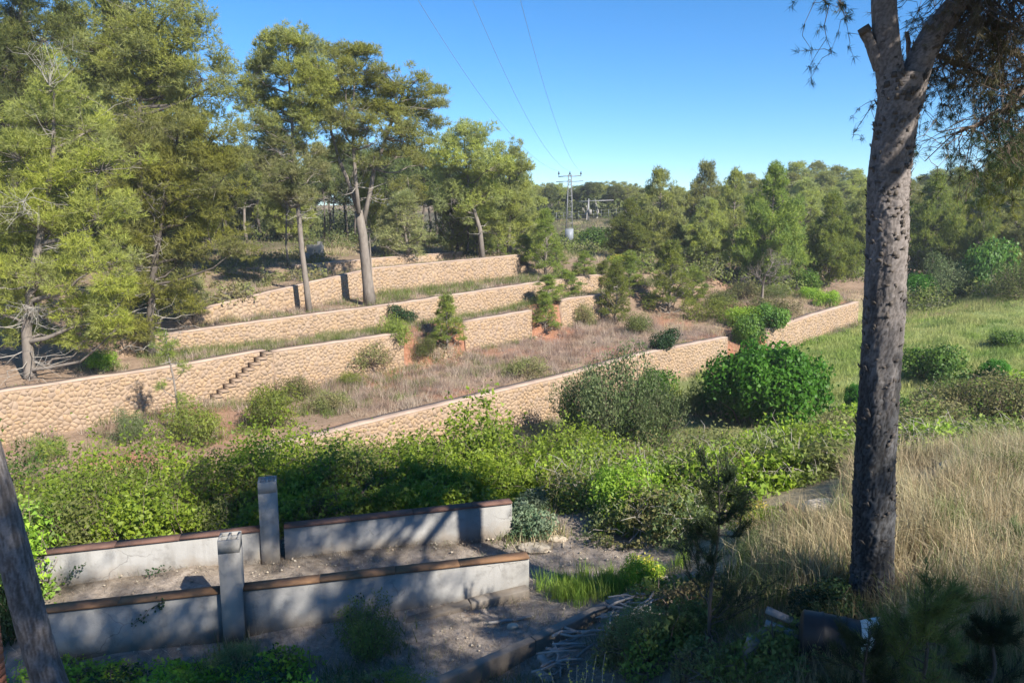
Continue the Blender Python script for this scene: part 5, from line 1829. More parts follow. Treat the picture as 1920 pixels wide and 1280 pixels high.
def concrete_wall(name, label, p0, p1, ztop, zbase, pil_at, pil_w, pil_d, pil_top, cap_mat, front, thick=0.16, gap_left=0.0, seed=0):
    rg = random.Random(seed)
    p0, p1, t, nv = seg_frame(p0, p1)
    L = np.linalg.norm(p1 - p0)
    O = np.array([(p0[0] + p1[0]) / 2, (p0[1] + p1[1]) / 2, zbase])
    root = thing(name, label, 'wall', O)
    u = pil_at
    zt = lambda q: ztop[0] + (ztop[1] - ztop[0]) * q / L
    for a, b in ((0, u - pil_w / 2 - gap_left), (u + pil_w / 2 + (0.09 if seed == 2 else 0), L)):
        mb = MB()
        n = max(2, int((b - a) / 0.4))
        qs = np.linspace(a, b, n + 1)
        V = []
        for q in qs:
            c = p0 + t * q
            for w, z in ((0, zbase - 0.4), (thick, zbase - 0.4), (thick, zt(q)), (0, zt(q))):
                V.append(np.array([c[0] + nv[0] * w, c[1] + nv[1] * w, z]) - O)
        Q = [[4 * i + j, 4 * (i + 1) + j, 4 * (i + 1) + (j + 1) % 4, 4 * i + (j + 1) % 4] for i in range(n) for j in range(4)]
        Q += [[0, 1, 2, 3], [4 * n + 3, 4 * n + 2, 4 * n + 1, 4 * n]]
        mb.add(V, None, Q)
        obj('wall_panel', mb.mesh('wall_panel', M['plaster']), root)
        # coping laid in pieces
        q = a
        while q < b - 0.05:
            e = min(b, q + rg.uniform(1.0, 1.25))
            if b - e < 0.3:
                e = b
            mb = MB()
            ca, cb = p0 + t * (q + 0.003), p0 + t * (e - 0.003)
            dz = rg.uniform(0, 0.006)
            bar(mb, ca - O[:2], cb - O[:2], -0.035, thick + 0.03, (zt(q) + 0.002 - O[2], zt(e) + 0.002 - O[2]), (zt(q) + 0.034 + dz - O[2], zt(e) + 0.034 + dz - O[2]), nv)
            obj('coping', mb.mesh('coping', M[cap_mat]), root)
            q = e
    c = p0 + t * u + nv * (pil_d / 2 - front)
    hollow_pillar(root, O, c, t, nv, pil_w, pil_d, zbase - 0.4, pil_top)
    return root

fa, fb = P(72, 1150, 9.8), P(992, 1046, 11.5)
ca, cb = P(60, 1042, 11.5), P(960, 943, 13.7)
fl = np.linalg.norm((fb - fa)[:2])
uf = fl * ((P(438, 1110, 10.45) - fa)[0] / (fb - fa)[0])
concrete_wall('concrete_wall', 'front low rendered concrete wall with orange-brown coping and a tall hollow-block pillar', fa[:2], fb[:2], (fa[2], fb[2]), -6.25, uf, 0.30, 0.34, P(440, 1012, 10.3)[2], 'tile_cap', 0.14, seed=1)
bl = np.linalg.norm((cb - ca)[:2])
ub = bl * ((P(505, 990, 12.5) - ca)[0] / (cb - ca)[0])
concrete_wall('concrete_wall', 'rear low rendered concrete wall with reddish-brown coping and a shaded hollow-block pillar', ca[:2], cb[:2], (ca[2], cb[2]), -6.1, ub, 0.31, 0.34, P(498, 906, 12.4)[2], 'tile_cap2', 0.05, gap_left=0.0, seed=2)

# climbing ivy sprigs on the front faces
def creeper(label, start, d, steps, seed, drift):
    rg = np.random.default_rng(seed)
    t = thing('creeper', label, 'climbing plant', start)
    p = np.array([0, 0, 0.0])
    path = [p]
    for _ in range(steps):
        p = p + np.array([drift[0], drift[1], drift[2]]) * rg.uniform(0.5, 1.3) + rg.normal(size=3) * np.array([0.03, 0.004, 0.03])
        path.append(p)
    path = np.array(path)
    mb = MB()
    mb.tube(path, 0.004, 4)
    obj('stem', mb.mesh('stem', M['brown_twig']), t)
    c = np.repeat(path, 4, 0) + rg.normal(size=(len(path) * 4, 3)) * np.array([0.035, 0.012, 0.035])
    V, Q = leaves(rg, c, np.tile([0.2, -1.0, 0.3], (len(c), 1)), 0.045, 0.7, 0.7)
    obj('leaves', mesh_arrays('leaves', V, Q, M['dark_leaf']), t)
q = P(632, 1180, 10.72)
creeper('thin ivy strand climbing the front concrete wall right of its pillar', q, 0, 12, 1, (0.035, 0.004, 0.05))
creeper('ivy strand on the left half of the rear concrete wall', P(120, 1080, 11.45), 0, 10, 2, (0.04, 0.006, 0.035))
creeper('ivy sprig in the middle of the left half of the rear concrete wall', P(282, 1072, 11.75), 0, 8, 3, (0.03, 0.004, 0.02))
creeper('low ivy trail on the shaded left half of the front concrete wall', P(250, 1170, 10.05), 0, 10, 4, (0.05, 0.009, 0.02))

# footing strip at the foot of the front wall and the kerb wall of the path
def slab_strip(name, label, pts, w, h0, h1, mat, cat, piece):
    root = None
    pts = [np.array(p, float) for p in pts]
    O = pts[0]
    root = thing(name, label, cat, O)
    rg = random.Random(len(pts))
    for a, b in zip(pts[:-1], pts[1:]):
        _, _, t, nv = seg_frame(a[:2], b[:2])
        L = np.linalg.norm((b - a)[:2])
        m = max(1, int(round(L / piece)))
        for k in range(m):
            f0, f1 = k / m, (k + 1) / m
            qa, qb = a + (b - a) * f0, a + (b - a) * f1
            mb = MB()
            j = rg.uniform(-.012, .012)
            bar(mb, qa[:2] + t * 0.004 - O[:2], qb[:2] - t * 0.004 - O[:2], -w / 2 + j, w / 2 + j, (qa[2] - h0 - O[2], qb[2] - h0 - O[2]), (qa[2] + h1 + j - O[2], qb[2] + h1 + j - O[2]), nv)
            o = obj('kerb_block', mb.mesh('kerb_block', M[mat]), root)
            bv = o.modifiers.new('bevel', 'BEVEL')
            bv.width = 0.02
            bv.segments = 2
    return root
kerb_pts = [P(700, 1320, 8.3), P(800, 1276, 8.65), P(1000, 1190, 9.6), P(1140, 1124, 10.35), P(1250, 1082, 10.9)]
slab_strip('kerb_wall', 'low concrete kerb wall running diagonally along the path at the bottom', kerb_pts, 0.14, 0.5, -0.05, 'kerb', 'kerb', 1.5)
slab_strip('footing', 'low concrete footing ledge in front of the right half of the front wall', [P(757, 1158, 10.75), P(880, 1122, 11.1), P(990, 1096, 11.38)], 0.20, 0.3, -0.03, 'kerb', 'ledge', 1.0)

# ------------------------------------------------------------------ the big pine trunk at the right
def big_trunk():
    d0 = 8.25
    base = P(1636, 1130, d0)
    base[2] = hz(base[0], base[1]) - 0.1
    root = thing('pine_tree', 'big near pine whose dark scaly trunk forks near the top of the picture', 'pine tree', base)
    rows = [(1150, 1628, 128), (1125, 1632, 104), (1100, 1634, 90), (1060, 1636, 82), (1000, 1637, 82), (900, 1639, 82), (800, 1643, 80), (700, 1650, 79), (600, 1657, 78), (500, 1662, 77), (430, 1664, 77), (380, 1664, 77), (345, 1665, 80), (310, 1668, 79), (250, 1677, 78), (200, 1684, 79), (165, 1689, 84), (140, 1692, 88)]
    def loft(rows, nseg, sides, seed, scale_amp, smooth_from, d=d0):
        ys = np.array([r[0] for r in rows], float)
        cs = np.array([r[1] for r in rows], float)
        ws = np.array([r[2] for r in rows], float)
        t = np.linspace(0, 1, nseg)
        tt = np.linspace(0, 1, len(rows))
        # arc-length spacing
        py = np.interp(t, tt, ys)
        px = np.interp(t, tt, cs)
        w = np.interp(t, tt, ws)
        k = max(3, nseg // 24) | 1
        ker = np.ones(k) / k
        pad = k // 2
        sm = lambda a: np.convolve(np.pad(a, pad, mode='edge'), ker, 'valid')
        py2, px2, w2 = sm(py), sm(px), sm(w)
        ctr = np.array([P(a, b, d) for a, b in zip(px2, py2)]) - base
        r = w2 / 2 / F * d * 0.90
        return ctr, r
    def bark_surface(ctr, r, sides, seed, amp_of_z, plate=(0.042, 0.085)):
        rg = np.random.default_rng(seed)
        n = len(ctr)
        tan = unit(np.gradient(ctr, axis=0))
        ref = np.array([0, 1.0, 0])
        s1 = unit(np.cross(tan, ref))
        s2 = np.cross(tan, s1)
        L = np.concatenate([[0], np.cumsum(np.linalg.norm(np.diff(ctr, axis=0), axis=1))])
        a = np.linspace(0, 2 * math.pi, sides, endpoint=False)
        A, Lz = np.meshgrid(a, L)
        Rr = np.repeat(r[:, None], sides, 1)
        circ = A * r.mean()
        # bark plates: nearest / second-nearest of stretched jittered cells, wrapped round the trunk
        cw, chh = plate
        nc = max(6, int(2 * math.pi * r.mean() / cw))
        cwa = 2 * math.pi / nc
        nr = int(L[-1] / chh) + 4
        jx = rg.uniform(-.42, .42, size=(nr, nc))
        jy = rg.uniform(-.42, .42, size=(nr, nc))
        hgt = rg.uniform(0.4, 1.0, size=(nr, nc))
        gi = np.floor(A / cwa).astype(int)
        gj = np.floor(Lz / chh).astype(int) + 1
        f1 = np.full(A.shape, 9.0)
        f2 = np.full(A.shape, 9.0)
        hh = np.zeros(A.shape)
        warp = 0.45 * vnoise(A * 6, Lz * 9, seed) + 0.35 * vnoise(A * 15, Lz * 21, seed + 9)
        for dj in (-1, 0, 1):
            for di in (-1, 0, 1):
                ii = (gi + di) % nc
                jj = np.clip(gj + dj, 0, nr - 1)
                cx = gi + di + 0.5 + jx[jj, ii] + 0.5 * (jj % 2)
                cy = gj + dj + 0.5 + jy[jj, ii] - 1
                dx = A / cwa - cx + 0.25 + warp
                dy = Lz / chh - cy + warp
                dist = np.sqrt(dx * dx + dy * dy)
                new = dist < f1
                f2 = np.where(new, f1, np.minimum(f2, dist))
                hh = np.where(new, hgt[jj, ii], hh)
                f1 = np.where(new, dist, f1)
        edge = np.clip((f2 - f1) / 0.32, 0, 1)
        plate_h = smooth01(edge) * hh
        amp = amp_of_z(Lz)
        fine = 0.25 * vnoise(A * 26, Lz * 38, seed + 2) + 0.18 * vnoise(A * 60, Lz * 80, seed + 3)
        disp = amp * (plate_h - 0.5 + fine) + 0.012 * vnoise(A * 3, Lz * 2.2, seed + 4)
        Rn = Rr + disp
        V = ctr[:, None, :] + Rn[..., None] * (np.cos(A)[..., None] * s1[:, None, :] + np.sin(A)[..., None] * s2[:, None, :])
        idx = np.arange(n * sides).reshape(n, sides)
        nx = np.roll(idx, -1, 1)
        Q = np.stack([idx[:-1], nx[:-1], nx[1:], idx[1:]], -1).reshape(-1, 4)
        # bark colour follows the plates: dark fissures, greyer worn plate faces, smoother pinkish upper bark
        up = smooth01((Lz / L[-1] - 0.30) / 0.5) if len(rows) > 12 else np.ones_like(Lz)
        return V.reshape(-1, 3), Q, plate_h, Lz, fine
    def colour(plate_h, fine, up, patch):
        lowc0, lowc1 = np.array([0.022, 0.020, 0.019]), np.array([0.074, 0.074, 0.077])  # dark plated lower bark, with the shade on it put into the colour
        upc0, upc1 = np.array([0.055, 0.045, 0.040]), np.array([0.185, 0.162, 0.152])
        f = np.clip(plate_h * 1.25 + fine * 1.1 - 0.12, 0, 1)[..., None]
        u = up[..., None]
        f = np.clip(f * (0.75 + 0.5 * patch[..., None]), 0, 1)
        fu = np.clip(0.42 + 0.75 * f, 0, 1)
        c = (lowc0 * (1 - f) + lowc1 * f) * (1 - u) + (upc0 * (1 - fu) + upc1 * fu) * u
        return c.reshape(-1, 3)
    ctr, r = loft(rows, 420, 84, 1, 0.014, 0.5)
    V, Q, ph, Lz, fine = bark_surface(ctr, r, 84, 5, lambda z: 0.021 - 0.011 * smooth01((z - 2.2) / 3.0), plate=(0.036, 0.125))
    aa = np.linspace(0, 2 * math.pi, 84, endpoint=False)[None, :] + 0 * Lz
    patch = np.clip(0.5 + 1.2 * vnoise(aa * 1.7, Lz * 2.3, 31) + 0.6 * vnoise(aa * 5, Lz * 7, 32), -0.6, 1.6)
    up = smooth01((Lz - 2.4 + 0.5 * patch) / 2.6)
    m, nt, out = new_mat('scaly_pine_bark')
    at_ = nt.nodes.new('ShaderNodeVertexColor')
    at_.layer_name = 'Col'
    p = nt.nodes.new('ShaderNodeBsdfPrincipled')
    p.inputs['Roughness'].default_value = 0.85
    p.inputs['Specular IOR Level'].default_value = 0.25
    f = ramp_n(nt, noise_n(nt, 38, 6), 0.3, 0.75)
    hv = nt.nodes.new('ShaderNodeHueSaturation')
    nt.links.new(at_.outputs[0], hv.inputs['Color'])
    nt.links.new(ramp_n2(nt, f, 0.75, 1.25), hv.inputs['Value'])
    nt.links.new(hv.outputs[0], p.inputs['Base Color'])
    b = nt.nodes.new('ShaderNodeBump')
    b.inputs['Strength'].default_value = 0.5
    b.inputs['Distance'].default_value = 0.006
    nt.links.new(noise_n(nt, 60, 6), b.inputs['Height'])
    nt.links.new(b.outputs[0], p.inputs['Normal'])
    nt.links.new(p.outputs[0], out.inputs[0])
    obj('trunk', mesh_arrays('trunk', V, Q, m, col=colour(ph, fine, up, patch), smooth=True), root)
    M['scaly'] = m
    # limbs
    def limb(rows, seed, amp, d=d0, n=160, sides=48):
        c, rr_ = loft(rows, n, sides, seed, 0.01, 0, d)
        V, Q, ph, Lz, fine = bark_surface(c, rr_, sides, seed, lambda z: amp + 0 * z, plate=(0.05, 0.10))
        return c, mesh_arrays('limb', V, Q, m, col=colour(ph, fine, np.ones_like(Lz), 0.5 + 0 * Lz), smooth=True)
    lc, lm = limb([(205, 1676, 56), (150, 1672, 54), (100, 1665, 50), (50, 1660, 47), (0, 1657, 45), (-120, 1660, 40), (-330, 1690, 30), (-560, 1700, 18)], 11, 0.006)
    obj('limb', lm, root)
    rc, rm = limb([(205, 1700, 56), (150, 1712, 54), (100, 1730, 50), (60, 1752, 46), (20, 1784, 42), (-40, 1840, 38), (-140, 1930, 30), (-260, 2060, 22), (-380, 2200, 14)], 12, 0.006)
    obj('limb', rm, root)
    sc_, sm_ = limb([(130, 1652, 26), (100, 1641, 24), (78, 1632, 20), (60, 1623, 22), (52, 1619, 18)], 13, 0.004, n=60, sides=24)
    o = obj('branch_stub', sm_, root)
    mb = MB()
    a, bpt = P(1624, 62, d0) - base, P(1618, 51, d0) - base
    mb.tube([a, bpt], [0.066, 0.060], 12)
    obj('stub_end', mb.mesh('stub_end', M['bark_dark']), o)
    # curling bark flakes on the upper trunk
    rg = np.random.default_rng(8)
    Fv, Ft, n0 = [], [], 0
    for cc, rr_, k, lo in ((ctr, r, 460, 0.22), (lc[:90], None, 60, 0), (rc[:120], None, 70, 0)):
        for _ in range(k):
            i = int(len(cc) * (lo + (1 - lo) * rg.uniform(0, 1))) - 1
            i = int(np.clip(i, 1, len(cc) - 2))
            th = rg.uniform(0, 2 * math.pi)
            tn = unit(cc[i + 1] - cc[i - 1])
            s1 = unit(np.cross(tn, np.array([0, 1.0, 0])))
            s2 = np.cross(tn, s1)
            nr = math.cos(th) * s1 + math.sin(th) * s2
            rad_ = rr_[i] if rr_ is not None else 0.14 - 0.0005 * i
            c = cc[i] + nr * (rad_ * 1.0)
            tg = np.cross(tn, nr)
            L, w = rg.uniform(0.02, 0.065), rg.uniform(0.012, 0.034)
            lift = rg.uniform(0.010, 0.036)
            v = np.array([c - tg * w - tn * L * .5, c + tg * w - tn * L * .5, c + tg * w * .7 + tn * L * .5 + nr * lift, c - tg * w * .7 + tn * L * .5 + nr * lift])
            v = np.concatenate([v, v - nr * 0.006])
            Fv.append(v)
            Ft.append(np.array([[0, 1, 2, 3], [7, 6, 5, 4], [0, 4, 5, 1], [1, 5, 6, 2], [2, 6, 7, 3], [3, 7, 4, 0]]) + n0)
            n0 += 8
    stuff(obj('bark_flakes', mesh_arrays('bark_flakes', np.concatenate(Fv), np.concatenate(Ft), M['bark_dark']), root))
    # crown above the frame (it throws the dappled shade) and the low side branches hanging into view
    rg = np.random.default_rng(18)
    lobes = []
    for i in range(38):
        f = rg.uniform(0, 1)
        q = np.array([3.7 + 3.4 * f, 6.3 - 4.0 * f, 5.2]) + rg.normal(size=3) * np.array([0.7, 0.7, 0.6]) - base
        q[2] = max(q[2], 3.4 + 0.75 * 0 - base[2] + 0.55)
        lobes.append((q[0], q[1], q[2], rg.uniform(0.7, 1.05), rg.uniform(0.7, 1.05), rg.uniform(0.4, 0.6)))
    tm, cm, _ = pine_parts(401, np.concatenate([lc[::30], lc[-1:]]), 0.05, lobes, 'pine_dark', puff=0.45, per=0.8, tuft_n=10, needles=6, nl=0.22, nw=0.03,
                           attach=np.concatenate([lc[120::20], rc[120::20]]))
    obj('crown', cm, root)
    obj('branches', tm, root)
    return root, base, lc, rc
bt, bt_base, bt_l, bt_r = big_trunk()

def hanging_branch(parent, base, start, spots, seed, mat, name, n_twig, needle=True, twig_r=0.004, nl=0.08, nw=0.0035, bare_mat='brown_twig', td=9):
    """drooping side branch: twigs hang below a bough, needle tufts along the twigs"""
    rg = np.random.default_rng(seed)
    mb = MB()
    Cn, Dn = [], []
    bough = np.array(spots)
    for i in range(len(bough) - 1):
        mb.tube(curve_path(rg, bough[i], bough[i + 1], 4, 0.02, 0.03), np.linspace(0.035 - 0.006 * i, 0.03 - 0.006 * i, 4).clip(0.008), 5, cap=False)
    for _ in range(n_twig):
        t = rg.uniform(0, len(bough) - 1.001)
        i = int(t)
        q = bough[i] + (bough[i + 1] - bough[i]) * (t - i)
        e = q + rg.normal(size=3) * np.array([0.45, 0.35, 0.2]) + np.array([0, 0, -rg.uniform(0.15, 0.75)])
        p = curve_path(rg, q, e, 6, -0.15, 0.05)
        mb.tube(p, np.linspace(twig_r * 2.2, twig_r * 0.7, 6), 3, cap=False)
        for _ in range(4):
            q2 = p[rg.integers(2, 6)]
            e2 = q2 + rg.normal(size=3) * 0.13 + np.array([0, 0, -0.13])
            p2 = curve_path(rg, q2, e2, 4, -0.15, 0.08)
            mb.tube(p2, np.linspace(twig_r, twig_r * .5, 4), 3, cap=False)
            if needle:
                Cn.append(np.repeat(p2[2:], 2, 0))
                Dn.append(np.repeat(unit(np.gradient(p2, axis=0))[2:], 2, 0))
        if needle:
            Cn.append(p[3:])
            Dn.append(unit(np.gradient(p, axis=0))[3:])
    o = obj(name, mb.mesh(name, M[bare_mat]), parent)
    if needle:
        V, T = tufts(rg, np.concatenate(Cn), np.concatenate(Dn), td, nl, nw, 0.55)
        obj('needles', mesh_arrays('needles', V, T, M[mat]), o)
    return o
S = lambda L, d: [P(px, py, d) - bt_base for px, py in L]
M['dry_needle'] = foliage('dry_needles', (0.10, 0.085, 0.05), (0.16, 0.13, 0.075), (0.06, 0.075, 0.03), 0.25, 1.0)
hanging_branch(bt, bt_base, None, S([(1800, -30), (1850, -20), (1910, 0), (1990, 20)], 8.2), 1, 'dry_needle', 'side_branch', 110, nl=0.085, nw=0.0045)
hanging_branch(bt, bt_base, None, S([(1790, -40), (1830, 30), (1880, 90), (1950, 130)], 8.8), 2, 'dry_needle', 'side_branch', 110, nl=0.085, nw=0.0045)
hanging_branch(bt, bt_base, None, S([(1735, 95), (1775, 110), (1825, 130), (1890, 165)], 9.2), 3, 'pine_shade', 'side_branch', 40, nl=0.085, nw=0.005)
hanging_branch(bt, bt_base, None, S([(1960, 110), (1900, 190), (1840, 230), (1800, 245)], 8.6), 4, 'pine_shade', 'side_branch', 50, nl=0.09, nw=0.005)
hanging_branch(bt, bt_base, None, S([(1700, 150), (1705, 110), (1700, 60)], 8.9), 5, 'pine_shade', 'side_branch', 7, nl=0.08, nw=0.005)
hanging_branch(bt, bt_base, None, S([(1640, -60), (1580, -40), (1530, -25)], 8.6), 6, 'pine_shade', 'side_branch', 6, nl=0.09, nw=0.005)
hanging_branch(bt, bt_base, None, S([(1990, 200), (1930, 250), (1880, 280)], 9.5), 7, 'pine', 'side_branch', 60, nl=0.10, nw=0.007)

# leaning pine trunk at the left edge
def left_trunk():
    d = 7.4
    foot = P(150, 1420, d)
    foot[2] = hz(foot[0], foot[1]) - 0.1
    root = thing('pine_tree', 'leaning near pine trunk cut by the left edge, with a sunlit patch on its bark', 'pine tree', foot)
    pts = [foot, P(118, 1330, d), P(88, 1270, d), P(62, 1180, d), P(42, 1100, d), P(20, 1010, d), P(-5, 920, d), P(-28, 840, d), P(-60, 720, d), P(-110, 540, d), P(-170, 330, d), P(-240, 60, d), P(-300, -250, d)]
    pts = np.array(pts) - foot
    n = 260
    t = np.linspace(0, 1, n)
    tt = np.concatenate([[0], np.cumsum(np.linalg.norm(np.diff(pts, axis=0), axis=1))])
    tt /= tt[-1]
    c = np.stack([np.interp(t, tt, pts[:, i]) for i in range(3)], 1)
    k = 21
    ker = np.ones(k) / k
    c = np.stack([np.convolve(np.pad(c[:, i], k // 2, mode='edge'), ker, 'valid') for i in range(3)], 1)
    r = np.interp(t, [0, 0.12, 0.3, 0.5, 1], [0.19, 0.158, 0.150, 0.135, 0.05])
    sides = 54
    A, Lz = np.meshgrid(np.linspace(0, 2 * math.pi, sides, endpoint=False), t * np.linalg.norm(pts[-1]))
    f = 0.5 + 0.5 * vnoise(A * 9, Lz * 7, 3)
    f2 = 0.5 + 0.5 * vnoise(A * 20, Lz * 26, 4)
    ph = smooth01((f * 0.7 + f2 * 0.5 - 0.35) * 2)
    tan = unit(np.gradient(c, axis=0))
    s1 = unit(np.cross(tan, np.array([0, 1.0, 0])))
    s2 = np.cross(tan, s1)
    R = r[:, None] + 0.012 * (ph - 0.5)
    V = c[:, None, :] + R[..., None] * (np.cos(A)[..., None] * s1[:, None, :] + np.sin(A)[..., None] * s2[:, None, :])
    idx = np.arange(n * sides).reshape(n, sides)
    nx = np.roll(idx, -1, 1)
    Q = np.stack([idx[:-1], nx[:-1], nx[1:], idx[1:]], -1).reshape(-1, 4)
    c0, c1 = np.array([0.075, 0.064, 0.058]), np.array([0.165, 0.150, 0.148])
    col = (c0 + (c1 - c0) * ph[..., None]).reshape(-1, 3)
    obj('trunk', mesh_arrays('trunk', V.reshape(-1, 3), Q, M['scaly'], col=col, smooth=True), root)
    rg = np.random.default_rng(3)
    tip = c[-1]
    lob = [(tip[0] - 1.0 + rg.normal() * 0.9, tip[1] + rg.normal() * 1.2, tip[2] + rg.uniform(0.4, 2.4), .8, .8, .5) for _ in range(14)]
    tm, cm, _ = pine_parts(402, c[::40], 0.03, lob, 'pine_dark', puff=0.45, per=0.7, tuft_n=14, needles=6, nl=0.17, nw=0.018)
    obj('crown', cm, root)
    obj('branches', tm, root)
left_trunk()

# a further garden pine standing right of the viewpoint, outside the frame; it shades the foreground
def side_pine(label, x, y, h, lobes, seed):
    b = np.array([x, y, hz(x, y)])
    tr = np.array([[0, 0, -0.2], [0.1, 0, h * .3], [0, 0.1, h * .6], [0, 0, h * .85], [0.1, 0, h]])
    ps = pine_parts(seed, tr, 0.2, lobes, 'pine_dark', puff=0.5, per=0.8, tuft_n=8, needles=6, nl=0.24, nw=0.036, bark='bark_dark')
    make_pine(label, b, ps)
rg = np.random.default_rng(77)
def crown_lobes(n, sx, sy, z, sz):
    return [(rg.normal() * sx, rg.normal() * sy, z + rg.normal() * sz, .95, .95, .65) for _ in range(n)]
side_pine('garden pine outside the frame right of the viewpoint, shading the foreground', 9.0, -1.9, 10.5, crown_lobes(46, 1.6, .75, 9.2, 1.2), 403)
side_pine('second garden pine outside the frame, farther right, shading the trunk foot', 12.4, -2.2, 10.5, crown_lobes(46, 1.8, .95, 9.0, 1.4), 404)
side_pine('garden pine outside the frame behind the viewpoint, shading the lower left', 5.4, -1.5, 10.0, crown_lobes(42, 1.5, .45, 9.9, 0.9), 405)
# ------------------------------------------------------------------ electricity pylon and cables
def pylon():
    b = at(1067, 112)
    top = top_z(327, b)
    h = top - b[2]
    root = thing('lattice_pylon', 'slim grey lattice electricity pylon with a blue-grey panel round its foot', 'pylon', b)
    w0, w1 = 0.55, 0.20
    half = lambda z: w0 + (w1 - w0) * z / h
    for sx in (-1, 1):
        for sy in (-1, 1):
            mb = MB()
            mb.tube([[sx * w0, sy * w0, -0.3], [sx * w1, sy * w1, h]], 0.055, 4)
            obj('leg', mb.mesh('leg', M['steel']), root)
    n = 13
    for k in range(1, n):
        z = h * k / n
        a = half(z)
        z2 = h * (k + 1) / n
        a2 = half(z2)
        mb = MB()
        for (p, q) in (((-1, -1), (1, -1)), ((1, -1), (1, 1)), ((1, 1), (-1, 1)), ((-1, 1), (-1, -1))):
            mb.tube([[p[0] * a, p[1] * a, z], [q[0] * a, q[1] * a, z]], 0.04, 4)
            if k % 2:
                mb.tube([[p[0] * a, p[1] * a, z], [q[0] * a2, q[1] * a2, z2]], 0.022, 4)
        obj('brace', mb.mesh('brace', M['steel']), root)
    mb = MB()
    mb.box((0, 0, 1.05), (1.16, 1.16, 2.3))
    obj('foot_panel', mb.mesh('foot_panel', M['panel']), root)
    ang = rad(12)
    ux = np.array([math.cos(ang), math.sin(ang), 0])
    for z, L, r in ((h * 0.975, 1.75, 0.075), (h * 0.90, 2.1, 0.065)):
        mb = MB()
        mb.tube([-ux * L + [0, 0, z - .12], -ux * L * .4 + [0, 0, z], ux * L * .4 + [0, 0, z], ux * L + [0, 0, z + .1]], r, 6)
        obj('cross_arm', mb.mesh('cross_arm', M['steel_dark']), root)
    tips = []
    for k, f in enumerate((-1, 0, 1)):
        p = ux * 1.7 * f + np.array([0, 0, h * 0.975 + .02 * f])
        mb = MB()
        mb.tube([p, p + [0, 0, .25], p + [0, 0, .26], p + [0, 0, .45], p + [0, 0, .46], p + [0, 0, .72]], [0.05, 0.05, 0.14, 0.15, 0.10, 0.04], 8)
        obj('insulator', mb.mesh('insulator', M['glass']), root)
        tips.append(b + p + np.array([0, 0, .7]))
    return tips
tips = pylon()
ends = [P(700, -140, 42), P(828, -140, 42), P(940, -140, 42)]
names = ['leftmost of the three power cables rising from the pylon into the sky', 'middle one of the three power cables above the pylon', 'rightmost of the three power cables rising steeply from the pylon']
for a, e, lab in zip(tips, ends, names):
    t = np.linspace(0, 1, 24)[:, None]
    # first span: towards the viewer, sagging
    p = a + (e - a) * t
    p[:, 2] -= 2.6 * (4 * t[:, 0] * (1 - t[:, 0]))
    mb = MB()
    mb.tube(p - a, 0.014, 5)
    c = obj('power_cable', mb.mesh('power_cable', M['cable']), None, a)
    tag(c, lab, 'cable', 'power cables of the pylon')

# far utility pole with a cross bar
b = at(1103, 138)
h = top_z(378, b) - b[2]
t = thing('utility_pole', 'pale utility pole with one long thin crossbar behind the pylon', 'utility pole', b)
mb = MB()
mb.tube([[0, 0, -0.3], [0, 0, h + 0.5]], [0.2, 0.13], 8)
obj('pole', mb.mesh('pole', M['steel']), t)
mb = MB()
mb.tube([[-1.8, 0, h], [4.6, 0, h + .25]], 0.09, 5)
obj('crossbar', mb.mesh('crossbar', M['steel']), t)
mb = MB()
mb.box((0.3, -0.25, h * 0.45), (0.55, 0.4, 0.9))
obj('transformer', mb.mesh('transformer', M['white_wall']), t)
# wire fence at the far clearing
b = at(1085, 140)
t = thing('wire_fence', 'thin post and wire fence along the distant clearing behind the pylon', 'fence', b)
for k in range(-4, 9):
    q = at(1085 + k * 14, 140)
    mb = MB()
    mb.tube([q - b + [0, 0, -.1], q - b + [0, 0, 1.7]], 0.045, 5)
    obj('post', mb.mesh('post', M['steel_dark']), t)
for z in (0.5, 1.0, 1.6):
    mb = MB()
    mb.tube([at(1085 + k * 14, 140) - b + [0, 0.07, z] for k in range(-4, 9)], 0.02, 4)
    obj('wire', mb.mesh('wire', M['steel_dark']), t)

# little ruins between the tall pines
def ruin(label, px, py, d, w, h, seed):
    b = on_ground(px, py) if d is None else at(px, d)
    t = thing('ruined_wall', label, 'ruin', b)
    rg = random.Random(seed)
    mb = MB()
    mb.box((0, 0, h * .3), (w, .4, h * .8))
    mb.box((w * .28, .02, h * .55), (w * .3, .38, h * .6))
    o = obj('masonry', mb.mesh('masonry', M['white_wall']), t)
    bv = o.modifiers.new('bevel', 'BEVEL')
    bv.width = 0.05
    mb = MB()
    mb.box((-w * .6, -.3, h * .12), (w * .5, .5, h * .4), Matrix.Rotation(0.3, 3, 'Y'))
    obj('fallen_block', mb.mesh('fallen_block', M['white_wall']), t)
ruin('pale broken masonry standing among the shaded trunks left of the forked pine', 592, 487, None, 1.3, 1.7, 1)
ruin('small whitish block of masonry right behind the forked trunk', 707, 474, None, 0.9, 1.3, 2)

# ------------------------------------------------------------------ near ledge of pale stone in the dry grass
def rock(mb, c, size, rg, seed):
    v = []
    n = 7
    rings = [(-.5, .75), (-.15, 1.0), (.25, .95), (.5, .65)]
    for z, s in rings:
        for j in range(n):
            a = 2 * math.pi * j / n
            r = s * (0.82 + 0.3 * rg.random())
            v.append([c[0] + size[0] / 2 * r * math.cos(a), c[1] + size[1] / 2 * r * math.sin(a), c[2] + size[2] * (z + rg.uniform(-.06, .06))])
    Q = [[i * n + j, i * n + (j + 1) % n, (i + 1) * n + (j + 1) % n, (i + 1) * n + j] for i in range(3) for j in range(n)]
    T = [[3 * n, 3 * n + j, 3 * n + j + 1] for j in range(1, n - 1)]
    mb.add(v, T, Q)
rg = random.Random(6)
b = at(1530, 11.6)
t = thing('stone_ledge', 'crumbling pale stone ledge in the dry grass left of the big trunk', 'stone ledge', b)
